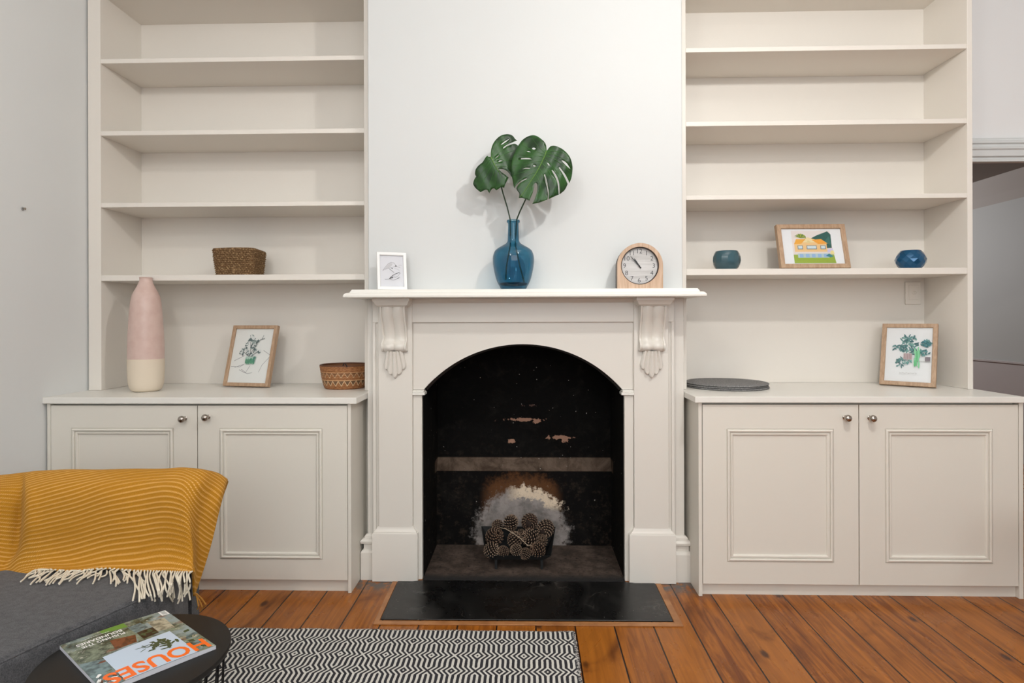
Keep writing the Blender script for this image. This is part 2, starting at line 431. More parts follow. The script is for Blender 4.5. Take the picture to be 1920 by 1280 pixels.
def cone_mat():
    g = NG('pine_cone_scales'); ob = g.tc.outputs['Object']; oi = g.n('ShaderNodeObjectInfo')
    n = g.noise(ob, 90, 2)
    c1 = g.mix(oi.outputs['Random'], (.16, .085, .05), (.34, .25, .18))
    g.l(g.mix(g.rng(n, .35, .65), c1, (.22, .15, .10)), g.p.inputs['Base Color']); g.p.inputs['Roughness'].default_value = .75; return g.m
M['cone'] = cone_mat(); M['cone_dark'] = mat('pine_cone_core', (.022, .012, .008), .9)

def leaf_mat():
    g = NG('glossy_monstera_leaf'); n = g.noise(g.tc.outputs['Object'], 18, 3)
    g.l(g.mix(g.rng(n, .35, .65), (.006, .030, .006), (.019, .085, .012)), g.p.inputs['Base Color'])
    g.p.inputs['Roughness'].default_value = .40; return g.m
M['leaf'] = leaf_mat()

def glass_mat(name, face, edge, gloss=.08, diff=None):
    m = bpy.data.materials.new(name); m.use_nodes = True; nt = m.node_tree; nt.nodes.clear(); N = nt.nodes.new
    out = N('ShaderNodeOutputMaterial'); lw = N('ShaderNodeLayerWeight'); lw.inputs[0].default_value = .5; pw = N('ShaderNodeMath'); pw.operation = 'POWER'; pw.inputs[1].default_value = 2.6; nt.links.new(lw.outputs['Facing'], pw.inputs[0])
    mc = N('ShaderNodeMix'); mc.data_type = 'RGBA'; mc.inputs[6].default_value = face + (1,); mc.inputs[7].default_value = edge + (1,)
    tr = N('ShaderNodeBsdfTransparent'); gl = N('ShaderNodeBsdfGlossy'); gl.inputs['Roughness'].default_value = .05
    fr = N('ShaderNodeMath'); fr.operation = 'MULTIPLY_ADD'; fr.inputs[1].default_value = .75; fr.inputs[2].default_value = .045; p5 = N('ShaderNodeMath'); p5.operation = 'POWER'; p5.inputs[1].default_value = 4.0; nt.links.new(lw.outputs['Facing'], p5.inputs[0]); nt.links.new(p5.outputs[0], fr.inputs[0]); mx = N('ShaderNodeMixShader')
    nt.links.new(pw.outputs[0], mc.inputs[0]); nt.links.new(mc.outputs[2], tr.inputs[0])
    nt.links.new(fr.outputs[0], mx.inputs[0]); nt.links.new(tr.outputs[0], mx.inputs[1]); nt.links.new(gl.outputs[0], mx.inputs[2])
    last = mx
    if diff:
        df = N('ShaderNodeBsdfDiffuse'); df.inputs[0].default_value = diff[0] + (1,)
        m2 = N('ShaderNodeMixShader'); m2.inputs[0].default_value = diff[1]
        nt.links.new(mx.outputs[0], m2.inputs[1]); nt.links.new(df.outputs[0], m2.inputs[2]); last = m2
    nt.links.new(last.outputs[0], out.inputs[0]); return m
M['blueglass'] = glass_mat('deep_blue_glass', (.29, .58, .71), (.04, .17, .26), diff=((.008, .12, .22), .10))
M['pane'] = glass_mat('clear_picture_glass', (.98, .98, .98), (.9, .9, .9))
M['tealbowl'] = mat('smoky_teal_glass', (.035, .095, .12), .10, coat=.6)
M['bluebowl'] = mat('faceted_petrol_blue_glass', (.003, .085, .20), .06, metal=.35, coat=.5)

def basket_mat():
    g = NG('woven_rattan_with_zigzag'); uv = g.sep(g.tc.outputs['UV'])
    n = g.noise(g.comb(g.math('MULTIPLY', uv[0], 60), g.math('MULTIPLY', uv[1], 26)), 1.0, 3, .6)
    c = g.mix(g.rng(n, .35, .65), (.22, .075, .022), (.40, .18, .065))
    tri = g.math('MULTIPLY', g.math('ABSOLUTE', g.math('SUBTRACT', g.math('FRACT', g.math('MULTIPLY', uv[0], 24)), .5)), 2)
    for lo, hi, full in ((.16, .38, 1.0), (.52, .72, .55)):
        z = g.math('ADD', g.math('MULTIPLY', tri, hi - lo), lo)
        ins = g.math('MULTIPLY', g.rng(uv[1], hi - .01, hi, 1, 0), g.rng(g.math('SUBTRACT', uv[1], z), 0, .02))
        c = g.mix(g.math('MULTIPLY', ins, .75 * full), c, (.085, .055, .028))
        d = g.math('ABSOLUTE', g.math('SUBTRACT', uv[1], z)); c = g.mix(g.math('MULTIPLY', g.rng(d, .015, .035, 1, 0), full), c, (.66, .47, .28))
        d = g.math('ABSOLUTE', g.math('SUBTRACT', uv[1], hi + .02)); c = g.mix(g.math('MULTIPLY', g.rng(d, .008, .02, 1, 0), full), c, (.60, .36, .18))
    g.l(c, g.p.inputs['Base Color']); g.p.inputs['Roughness'].default_value = .6; g.bump(n, .6, .002); return g.m
M['rattan'] = basket_mat()

# ================================================================== SETTING
b = MB(); b.box(-2.155, 4.2, -6, 9, -.05, 0); tag(b.build('floor', M['floor']), kind='structure')
b = MB(); b.box(-2.155, 4.2, -6, .52, 3.15, 3.2); tag(b.build('ceiling', M['ceiling']), kind='structure')
b = MB(); b.box(-2.255, -2.155, -6, .52, 0, 3.15); tag(b.build('wall_left', M['wall_grey']), kind='structure')
b = MB(); b.box(4.1, 4.2, -6, .42, 0, 3.15); tag(b.build('wall_right', M['wall']), kind='structure')
# back wall behind the bookcases, with the doorway opening on the right
b = MB(); b.box(-2.155, -.76, .42, .52, 0, 3.15); b.box(.732, 2.29, .42, .52, 0, 3.15); b.box(3.2, 4.1, .42, .52, 0, 3.15); b.box(2.29, 3.2, .42, .52, 2.06, 3.15)
b.box(2.098, 2.29, .405, .42, 0, 3.15)
tag(b.build('wall_back', mat('light_grey_wall_paint', (.85, .85, .85), .7)), kind='structure')
# chimney breast, hollow behind the fire opening
b = MB()
b.prism([(-.745, 0), (-.501, 0), (-.501, 1.105), (.456, 1.105), (.456, 0), (.717, 0), (.717, 3.15), (-.745, 3.15)], 0, .08)
b.build('wall_chimney', M['wall'], bevel=.006)['kind'] = 'structure'
b = MB(); b.box(-.745, -.503, .081, .52, 0, 3.15); b.box(.458, .717, .081, .52, 0, 3.15); b.box(-.503, .458, .472, .52, 0, 3.15); b.box(-.503, .458, .081, .472, 1.56, 3.15)
b.build('wall_chimney_core', M['wall'])['kind'] = 'structure'
# door architrave over the opening
b = MB()
prof = [(.40, 2.015), (.385, 2.015), (.385, 2.025), (.392, 2.03), (.392, 2.037), (.378, 2.042), (.378, 2.072), (.37, 2.078), (.37, 2.086), (.382, 2.092), (.382, 2.103), (.372, 2.108), (.372, 2.118), (.385, 2.124), (.385, 2.132), (.395, 2.14), (.42, 2.14), (.42, 2.015)]
b.prism([(p[0], p[1]) for p in prof], 2.10, 3.30, axis='X'); tag(b.build('trim_1', M['wall']), kind='structure')
b = MB(); b.prism([(p[1] - 2.015 + 3.2, p[0]) for p in prof], 0, 2.015, axis='Z'); tag(b.build('trim_2', M['wall']), kind='structure')
# next room seen through the doorway
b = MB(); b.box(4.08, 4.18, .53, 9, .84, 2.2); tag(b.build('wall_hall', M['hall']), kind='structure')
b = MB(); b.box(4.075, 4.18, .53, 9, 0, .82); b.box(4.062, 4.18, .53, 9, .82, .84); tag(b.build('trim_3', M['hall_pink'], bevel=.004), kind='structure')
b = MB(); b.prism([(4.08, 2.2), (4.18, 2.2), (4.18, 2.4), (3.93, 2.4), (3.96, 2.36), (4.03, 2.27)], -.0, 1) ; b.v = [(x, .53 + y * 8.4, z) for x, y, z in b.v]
tag(b.build('trim_4', mat('lit_hall_cornice', (.50, .47, .44), .6)), kind='structure')  # light on the cornice put into its colour, paler than the wall
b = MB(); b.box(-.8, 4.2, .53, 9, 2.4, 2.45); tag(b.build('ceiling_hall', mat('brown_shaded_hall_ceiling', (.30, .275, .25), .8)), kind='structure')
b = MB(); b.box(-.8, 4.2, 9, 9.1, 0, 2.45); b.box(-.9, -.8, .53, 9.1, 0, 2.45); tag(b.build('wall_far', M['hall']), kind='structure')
# skirting round the chimney breast
def skirting(x0, x1, name):
    b = MB()
    prof = [(.036, 0), (.036, .125), (.030, .135), (.022, .138), (.022, .162), (.036, .168), (.038, .178), (.030, .186), (.018, .190), (.018, .197), (.008, .206), (0, .206)]
    rows = []
    for d, z in prof:
        d *= .85
        if x0 < 0: rows.append([(x0 + .0, -.0 + 0, z) if False else (x0 - d, .085, z), (x0 - d, -d, z), (x1, -d, z)])
        else: rows.append([(x0, -d, z), (x1 + d, -d, z), (x1 + d, .085, z)])
    b.grid(rows); tag(b.build(name, M['skirt'], smooth=True, angle=25), kind='structure')
skirting(-.7455, -.66, 'baseboard_left'); skirting(.62, .7175, 'baseboard_right')

# ================================================================== BOOKCASES
def bookcase(name, label, x0, x1, fl, fr, shelves, top, ztop, zbase):
    """x0..x1 inside width; fl, fr outer edges of the face posts"""
    t = thing(name, label, 'bookcase', ((x0 + x1) / 2, .25, zbase))
    YF, YB = .089, .398
    b = MB(); b.box(fl, fr, YB, .418, zbase, ztop); b.build('back_panel', M['cream'], t)
    b = MB(); b.box(fl, x0, YF, YB, zbase, ztop); b.build('side_panel', M['cream'], t, bevel=.0015)
    b = MB(); b.box(x1, fr, YF, YB, zbase, ztop); b.build('side_panel', M['cream'], t, bevel=.0015)
    for z0, z1 in shelves:
        b = MB(); b.box(x0, x1, YF + .001, YB, z0, z1); b.build('shelf', M['cream'], t, bevel=.002)
    b = MB(); b.box(x0, x1, YF, YB, top, ztop); b.build('top_panel', M['cream'], t)
    return t
bookcase('bookcase', 'tall built-in cream bookcase left of the chimney breast, above the cabinet behind the blanket', -2.083, -.787, -2.146, -.7465,
         [(1.397, 1.425), (1.7565, 1.778), (2.107, 2.130), (2.460, 2.482)], 2.80, 3.148, .8635)
bookcase('bookcase', 'tall built-in cream bookcase right of the chimney breast, beside the dark doorway', .757, 2.0715, .7185, 2.0955,
         [(1.411, 1.441), (1.7695, 1.791), (2.120, 2.143), (2.472, 2.494)], 2.816, 3.148, .8685)

# ================================================================== CABINETS
def door(parent, x0, x1, z0, z1, px0, px1, pz0, pz1, kx, kz):
    Y = -.165; b = MB()
    rs = [(x0, x1, z0, z1, Y + .018), (x0, x1, z0, z1, Y + .0015), (x0 + .0015, x1 - .0015, z0 + .0015, z1 - .0015, Y)]
    for i, y in ((0, 0), (.0005, .0035), (.0025, .0035), (.004, -.004), (.010, -.0065), (.0145, -.004), (.0155, .003), (.018, .003), (.0195, -.0015), (.0255, -.0015), (.029, .002), (.030, .0065)):
        rs.append((px0 + i, px1 - i, pz0 + i, pz1 - i, Y + y))
    b.rects(rs); b.f.append((0, 3, 2, 1)); b.m.append(0)
    d = b.build('door', M['cream2'], parent, smooth=True, angle=20)
    k = MB(); m = Matrix.Translation((kx, Y, kz)) @ Matrix.Rotation(PI / 2, 4, 'X')
    k.lathe([(.0001, -.001), (.0095, 0), (.0095, .002), (.0055, .004), (.005, .012), (.008, .016), (.0132, .021), (.0152, .027), (.0148, .033), (.0115, .0385), (.006, .0415), (.0001, .042)], 32, m)
    k.build('knob', M['nickel'], d, smooth=True, angle=60)
def cabinet(label, xl0, xl1, xr0, xr1, ztop, kick, doors, z0):
    t = thing('base_cabinet', label, 'cabinet', ((xl0 + xr1) / 2, .1, 0))
    b = MB(); b.box(xl0, xl1, -.165, .396, .0, ztop); b.build('side_panel', M['cream2'], t, bevel=.0015)
    b = MB(); b.box(xr0, xr1, -.165, .085 if xr1 < 0 else .396, 0, ztop); b.build('side_panel', M['cream2'], t, bevel=.0015)
    b = MB(); b.box(xl1, xr0, -.143, -.125, 0, z0 + .004); b.build('kickboard', M['cream2'], t)
    b = MB(); b.box(xl1, xr0, -.125, .396, z0 - .005, z0 + .012); b.box(xl1, xr0, -.13, -.11, ztop - .04, ztop - .002); b.box(xl1, xr0, .38, .396, z0, ztop); b.build('carcass', M['cream2'], t)
    fx = (xr1, -.7485) if xr1 < 0 else (.7205, xl0)
    b = MB(); b.box(fx[0], fx[1], .086, .10, 0, ztop); b.build('filler_strip', M['cream2'], t)
    for d in doors: door(t, *d)
    return t
cabinet('cream two-door cabinet on the left, half hidden by the mustard blanket', -2.146, -2.1305, -.7945, -.7795, .834, 0,
        [(-2.129, -1.4675, .0555, .8255, -2.035, -1.5715, .147, .7265, -1.520, .769),
         (-1.4635, -.7965, .0555, .8255, -1.3655, -.905, .147, .7255, -1.4155, .776)], .0555)
cabinet('cream two-door cabinet on the right, fully in view under the grey placemats', .7395, .7555, 2.101, 2.1195, .840, 0,
        [(.758, 1.4245, .0535, .831, .860, 1.3185, .151, .7275, 1.3655, .7768),
         (1.4285, 2.0985, .0535, .831, 1.536, 1.9905, .151, .7285, 1.4705, .7758)], .0535)
b = MB(); b.prism([(-2.1545, -.182), (-.7495, -.182), (-.7495, .3975), (-2.1545, .3975)], .835, .863, axis='Z')
tag(b.build('countertop', M['mantel'], bevel=.003), 'cream painted countertop on the left cabinet, under the pink vase', 'countertop')
b = MB(); b.prism([(.7210, -.182), (2.1135, -.182), (2.1135, .3975), (.7210, .3975)], .841, .868, axis='Z')
tag(b.build('countertop', M['mantel'], bevel=.003), 'cream painted countertop on the right cabinet, under the placemats and botanical print', 'countertop')

# ================================================================== FIREPLACE
XC = -.0235
fp = thing('mantelpiece', 'cream painted timber mantelpiece with carved corbels around the black arched fire opening', 'fireplace', (XC, -.03, 0))
# mantel shelf with stepped moulded edge
b = MB()
prof = [(0, 1.300), (.0, 1.3005), (-.004, 1.302), (-.0045, 1.309), (.0, 1.316), (.006, 1.3205), (.014, 1.322), (.019, 1.3225), (.0205, 1.3265), (.025, 1.333), (.027, 1.3365)]
rings = []
for d, z in prof:
    rings.append([(-.801 + d, -.001, z), (-.801 + d, -.188 + d * .9, z), (.766 - d, -.188 + d * .9, z), (.766 - d, -.001, z)])
b.grid(rings, True); n = len(rings); b.f += [(0, 1, 2, 3), tuple(4 * (n - 1) + k for k in (3, 2, 1, 0))]; b.m += [0, 0]
# the shelf ends return back past the posts
b.box(-.799, -.7475, -.02, .087, 1.3, 1.3215); b.box(.7195, .764, -.02, .087, 1.3, 1.3215)
b.build('mantel_shelf', M['mantel'], fp, smooth=True, angle=25)
b = MB(); b.box(-.7174, .670, -.030, -.001, 1.19, 1.2995)
b.prism([(-.0365, 1.2995), (-.052, 1.2995), (-.047, 1.290), (-.040, 1.287), (-.034, 1.283), (-.03, 1.278), (-.03, 1.2995)], -.715, .668, axis='X')
b.build('frieze', M['surround'], fp, bevel=.002)
# arched panel
R = .607; cz = 1.089 - R
def arch(h, k):  # points along the arch, half width h
    a0 = math.asin(h / R); return [(XC + R * math.sin(-a0 + 2 * a0 * i / k), cz + R * math.cos(-a0 + 2 * a0 * i / k)) for i in range(k + 1)]
A = arch(.459, 48)
b = MB(); top = []; x0, x1 = XC - .508, XC + .509
rows_f = [[(p[0], -.017, p[1]) for p in A], [(p[0] if 0 < i < 48 else (x0 if i == 0 else x1), -.017, 1.192) for i, p in enumerate(A)]]
rows = [[(p[0], .02, p[1]) for p in A], rows_f[0], rows_f[1]]
b.grid(rows)
b.add([(x0, -.017, A[0][1]), (A[0][0], -.017, A[0][1]), (x0, -.017, 1.192)], [(0, 1, 2)]); b.add([(x1, -.017, A[0][1]), (A[-1][0], -.017, A[0][1]), (x1, -.017, 1.192)], [(0, 2, 1)])
b.box(x0, XC - .4585, -.017, .0, .873, .8775); b.box(XC + .4585, x1, -.017, .0, .873, .8775)
b.build('arched_panel', M['surround'], fp)
for s in (-1, 1):
    b = MB(); xs = sorted((XC + s * .4665, XC + s * .5085)); b.box(xs[0], xs[1], -.022, .03, .0, .853); b.build('jamb', M['surround'], fp, bevel=.003)
    b = MB()
    for a_, z0, z1, yy in ((.452, .855, .867, -.034), (.457, .867, .8735, -.031), (.461, .8735, .877, -.026)):
        xs = sorted((XC + s * a_, XC + s * .509)); b.box(xs[0], xs[1], yy, .03, z0, z1)
    b.build('impost', M['mantel'], fp, bevel=.004, seg=3)
    b = MB(); xs = sorted((XC + s * .5085, XC + s * .6665)); b.box(xs[0], xs[1], -.036, -.001, .2, 1.2995); b.build('pilaster', M['surround'], fp, bevel=.0035)
    b = MB(); xs = sorted((XC + s * .6665, XC + s * .694)); b.box(xs[0], xs[1], -.018, -.001, .2, 1.2995)
    xs = sorted((XC + s * .690, -.7465 if s < 0 else .7185)); b.box(xs[0], xs[1], -.0035, -.0005, .0, 1.2995)
    xe = -.7465 if s < 0 else .7185; b.box(min(xe, xe + .0015 * s), max(xe, xe + .0015 * s), -.0035, .084, 0, 1.2995)
    xs = sorted((XC + s * .681, XC + s * .694)); b.box(xs[0], xs[1], -.027, -.001, .2, 1.2995)
    b.build('outer_moulding', M['surround'], fp, bevel=.003)
    b = MB(); c0, c1 = sorted((XC + s * .484, XC + s * .6935)); rs = []
    for d, z in ((0, 0.002), (0, .218), (.002, .222), (.006, .224), (.007, .228), (.013, .234), (.020, .243), (.021, .250), (.03, .252)):
        rs.append([(c0 + d, -.001, z), (c0 + d, -.0505 + d * .7, z), (c1 - d, -.0505 + d * .7, z), (c1 - d, -.001, z)])
    b.grid(rs, True); n = len(rs); b.f += [(0, 1, 2, 3), tuple(4 * (n - 1) + k for k in (3, 2, 1, 0))]; b.m += [0, 0]
    b.build('plinth', M['surround'], fp, smooth=True, angle=25)
    # corbel with capital, double fluted scroll and shell
    xc = XC + s * .587
    b = MB(); cap = [(.0815, -.128, 1.2995), (.0815, -.128, 1.288), (.077, -.124, 1.282), (.072, -.118, 1.272), (.070, -.116, 1.268), (.064, -.108, 1.2655), (.060, -.104, 1.262)]
    rs = [[(xc - a, -.03, z), (xc - a, y, z), (xc + a, y, z), (xc + a, -.03, z)] for a, y, z in cap]
    b.grid(rs, True); n = len(rs); b.f += [(0, 1, 2, 3), tuple(4 * (n - 1) + k for k in (3, 2, 1, 0))]; b.m += [0, 0]
    cb = b.build('corbel', M['surround'], fp, smooth=True, angle=25)
    P = [(.094, 1.262), (.094, 1.250), (.092, 1.238), (.088, 1.222), (.078, 1.200), (.066, 1.178), (.056, 1.155), (.050, 1.135), (.048, 1.118), (.051, 1.106), (.060, 1.099), (.068, 1.090), (.071, 1.080), (.069, 1.070), (.062, 1.062), (.052, 1.057), (.044, 1.058), (.034, 1.062)]
    rows = []
    for i, (dp, z) in enumerate(P):
        w_ = .0565; row = [(xc - w_, -.03, z)]
        for j in range(41):
            u = -1 + 2 * j / 40; au = abs(u)
            if au > .86: f = .004
            else: f = -.004 + .012 * abs(math.sin(PI * u / .86)) ** .8
            row.append((xc + u * w_, -dp - f, z))
        row.append((xc + w_, -.03, z)); rows.append(row)
    b = MB(); b.grid(rows); b.build('scroll', M['surround'], cb, smooth=True, angle=50)
    rows = []; oz = 1.205
    for i in range(17):
        r = i / 16; row = []
        for j in range(61):
            u = -1 + 2 * j / 60; th = math.radians(14.2) * u
            lobe = abs(math.cos(2.5 * PI * u))
            Rr = .274 - .052 * abs(u) ** 1.1 - .011 * (1 - lobe ** .5)
            rad = .146 + (Rr - .146) * r
            y = -.036 - .026 * (1 - .5 * r) * (1 - .25 * u * u) * (1 if r < .97 else .3) - .009 * lobe * (1 - .35 * r)
            if i == 16: y = -.0355
            row.append((xc + rad * math.sin(th), y, oz - rad * math.cos(th)))
        rows.append(row)
    b = MB(); b.grid(rows)
    for e in (0, -1): b.grid([[r[e] for r in rows], [(r[e][0], -.0355, r[e][2]) for r in rows]])
    b.build('carved_shell', M['surround'], cb, smooth=True, angle=50)

# firebox: one sooty lining
fb = thing('firebox', 'soot-blackened open firebox with a pale burnt patch on its back wall', 'fireplace', (0, 0, 0))
b = MB(); X0, X1 = -.4995, .4545
b.box(X0, X0 + .012, .002, .46, .003, 1.09); b.box(X1 - .012, X1, .002, .46, .003, 1.09); b.box(X0, X0 + .012, .082, .46, 1.09, 1.55); b.box(X1 - .012, X1, .082, .46, 1.09, 1.55)
b.box(X0 + .012, X1 - .012, .40, .46, .003, .398)
b.prism([(.40, .398), (.46, .398), (.46, .460), (.448, .460)], X0 + .012, X1 - .012, axis='X')
b.box(X0 + .012, X1 - .012, .445, .468, .46, 1.55)
b.build('lining', M['soot'], fb)
A2 = arch(.457, 40); b = MB()
b.grid([[(p[0], .021, p[1] + .001) for p in A2], [(p[0] * .985, .028, p[1] - .010) for p in A2], [(p[0] * .985, .079, p[1] - .010) for p in A2], [(p[0], .079, 1.14) for p in A2]])
b.build('arch_iron', mat('black_iron_arch', (.008, .008, .008), .35, bump=(60, .5, .004)), fb, smooth=True, angle=40)
b = MB(); b.box(X0 + .012, X1 - .012, -.04, .40, .001, .004); b.build('firebox_floor', M['ash'], fb)

b = MB(); b.prism([(-.592, -.400), (.574, -.392), (.574, -.0525), (.484, -.0525), (.444, -.041), (-.49, -.041), (-.53, -.0525), (-.598, -.0525)], .0005, .007, axis='Z')
tag(b.build('hearth_slab', M['hearth'], bevel=.003), 'cracked glossy black hearth slab on the floor in front of the fireplace', 'hearth')
hb = thing('hearth_border', 'thin pale timber border framing three sides of the black hearth slab', 'trim', (0, -.42, 0))
b = MB(); b.prism([(-.612, -.436), (.605, -.428), (.576, -.402), (-.594, -.410)], .0005, .0055, axis='Z'); b.build('front_strip', M['soot_wood'], hb, bevel=.001)
b = MB(); b.prism([(-.612, -.436), (-.594, -.410), (-.600, -.054), (-.622, -.054)], .0005, .0055, axis='Z'); b.build('side_strip', M['soot_wood'], hb, bevel=.001)
b = MB(); b.prism([(.605, -.428), (.576, -.402), (.576, -.054), (.600, -.054)], .0005, .0055, axis='Z'); b.build('side_strip', M['soot_wood'], hb, bevel=.001)

# fire grate
gr = thing('fire_grate', 'small black iron fire grate holding pine cones inside the fireplace', 'grate', (-.05, .17, .004))
b = MB(); gx0, gx1 = -.175, .075
ring_b = [(gx0, .085), (gx1, .085), (gx1 + .03, .25), (gx0 - .03, .25)]
ring_t = [(gx0 - .03, .070), (gx1 + .035, .070), (gx1 + .065, .265), (gx0 - .065, .265)]
zb, zt = [.052] * 4, [.078, .078, .150, .150]
rows = [[(p[0], p[1], z) for p, z in zip(ring_b, zb)], [(p[0], p[1], z) for p, z in zip(ring_t, zt)]]
inn = [[(p[0] * .97, p[1] * .97 + .005, z) for p, z in zip(ring_t, zt)], [(p[0] * .97, p[1] * .97 + .005, z + .006) for p, z in zip(ring_b, zb)]]
b.grid(rows + inn, True); b.f += [(0, 1, 2, 3), (12, 13, 14, 15)]; b.m += [0, 0]
b.build('tray', M['grate'], gr, bevel=.003)
for x, y in ((gx0 + .02, .095), (gx1 - .01, .095), (gx0 - .015, .24), (gx1 + .02, .24)):
    b = MB(); b.box(x - .006, x + .006, y - .006, y + .006, .0045, .054); b.build('leg', M['grate'], gr)

# pine cones
def cone_mesh():
    b = MB(); n = 120
    b.lathe([(.001, -.034), (.012, -.031), (.019, -.015), (.018, .006), (.012, .022), (.003, .032)], 12, mi=1)
    for i in range(n):
        t = (i + .5) / n; a = i * 2.39996; e = -1.15 + 2.55 * t          # elevation of the scale on an egg shape
        ca, sa = math.cos(a), math.sin(a); r = .036 * math.cos(e); z = (.034 if e < 0 else .044) * math.sin(e)
        w_ = .0066 * (.45 + .6 * math.cos(e)); L = .5
        def P(rr, tt, zz): return (ca * rr - sa * tt, sa * rr + ca * tt, zz)
        ri, zi = r * .42, z * .42 - .006
        nx, nz = math.cos(e), math.sin(e); ux, uz = -nz, nx
        tip = (r + nx * .002, z + nz * .002)
        b.add([P(ri, -w_ * .4, zi), P(ri, w_ * .4, zi), P(tip[0] - nx * .004, w_, tip[1] - nz * .004), P(tip[0] + ux * .0035, 0, tip[1] + uz * .0035), P(tip[0] - nx * .004, -w_, tip[1] - nz * .004), P(tip[0] + nx * .0022, 0, tip[1] + nz * .0022), P(tip[0] - ux * .0032, 0, tip[1] - uz * .0032)],
              [(5, 2, 3), (5, 3, 4), (5, 4, 6), (5, 6, 2)], 0)
        b.add([P(ri, -w_ * .4, zi), P(ri, w_ * .4, zi), P(tip[0] - nx * .004, w_, tip[1] - nz * .004), P(tip[0] + ux * .0035, 0, tip[1] + uz * .0035), P(tip[0] - nx * .004, -w_, tip[1] - nz * .004), P(tip[0] - ux * .0032, 0, tip[1] - uz * .0032)],
              [(0, 1, 2, 3), (0, 3, 4), (0, 4, 5), (0, 5, 2, 1)], 1)
    return b
cone0 = None
cones = [(927, 1006, .150, 1.00, .9, .5, 'large open pine cone with pale scales at the left of the fire grate'),
         (920, 1031, .100, .80, 1.5, .2, 'brown pine cone in the front left corner of the fire grate'),
         (943, 1033, .092, .58, 1.9, -.4, 'small pale-tipped pine cone at the front edge, beside the front left cone'),
         (965, 1013, .125, .80, .2, .1, 'reddish brown pine cone standing below the twig'),
         (969, 1031, .090, .62, 1.4, 1.0, 'opened brown pine cone at the middle of the front edge of the grate'),
         (986, 1037, .088, .60, 2.0, .3, 'small pale pine cone at the front edge, right of the middle'),
         (1009, 1031, .100, .82, 1.2, -.6, 'dark pine cone with long pale-edged scales at the front right of the grate'),
         (957, 981, .215, .84, .35, .2, 'upright dark pine cone at the top centre left, above the twig'),
         (932, 985, .225, .62, 1.0, .8, 'small dark pine cone at the back left, above the large pale one'),
         (993, 978, .190, .92, 1.62, .25, 'round pinkish brown pine cone lying at the top of the heap, stalk end showing'),
         (1022, 991, .185, .98, 1.3, -.9, 'large dark brown pine cone at the right end of the top row'),
         (995, 1008, .140, .95, 1.1, .5, 'brown pine cone just below the round pinkish one'),
         (977, 1000, .150, .50, 1.6, 0, 'tiny grey pine cone touching the upper side of the twig'),
         (1015, 1014, .140, .70, .8, -.5, 'reddish pine cone between the front right cone and the large dark one')]
for i, (px, py, Y, sc, tx, rz, lab) in enumerate(cones):
    if cone0 is None:
        cone0 = cone_mesh().build('pine_cone', [M['cone'], M['cone_dark']], local=True, smooth=False, recalc=False); o = cone0
    else:
        o = cone0.copy(); C.objects.link(o)
    o.location = at(px, py, Y); o.rotation_euler = (tx, .3 * math.sin(i * 3), rz + i); o.scale = (sc * 1.17,) * 3
    tag(o, lab, 'pine cone', 'pine cones heaped in the fire grate')
b = MB(); pts = [at(938, 989, .165), at(948, 991, .12), at(962, 999, .09), at(977, 1010, .078), at(990, 1023, .072), at(996, 1021, .07)]
b.tube(pts, .0022, 6); tag(b.build('twig', mat('pale_dry_twig', (.36, .28, .20), .8)), 'thin bare forked twig lying across the pine cones', 'twig')

# ================================================================== SWITCH PLATE, SCREW
sw = thing('wall_socket', 'small cream single socket plate on the bookcase back wall above the botanical print', 'socket', (2.010, .397, 1.334))
b = MB(); b.box(1.971, 2.050, .388, .3975, 1.276, 1.393); b.build('plate', M['white_plastic'], sw, bevel=.003)
b = MB(); b.box(1.986, 2.036, .385, .389, 1.300, 1.376); b.build('insert', M['white_plastic'], sw, bevel=.001)
b = MB(); b.lathe([(.010, 0), (.010, .004), (.007, .006), (.007, .004), (.004, .003), (.003, .007), (.0001, .007)], 20, Matrix.Translation((2.012, .3855, 1.336)) @ Matrix.Rotation(PI / 2, 4, 'X')); b.build('aerial_jack', M['white_plastic'], sw, smooth=True)
yy = CAM.y + (2.152 / -at(43, 391, 0).x) * (0 - CAM.y); p = at(43, 391, yy)
sc = thing('wall_screw', 'single small metal screw left in the bare pale left wall', 'screw', (-2.155, p.y, p.z))
mm = Matrix.Translation((-2.1552, p.y, p.z)) @ Matrix.Rotation(PI / 2, 4, 'Y')
b = MB(); b.lathe([(.0075, 0), (.0078, .0025), (.006, .004), (.0035, .004)], 16, mm, cap0=True); b.build('wall_plug', mat('grey_plug', (.35, .35, .34), .6), sc)
b = MB(); b.lathe([(.003, .002), (.003, .011), (.0055, .012), (.005, .014), (.0001, .0145)], 16, mm); b.build('screw_head', M['nickel'], sc, smooth=True)

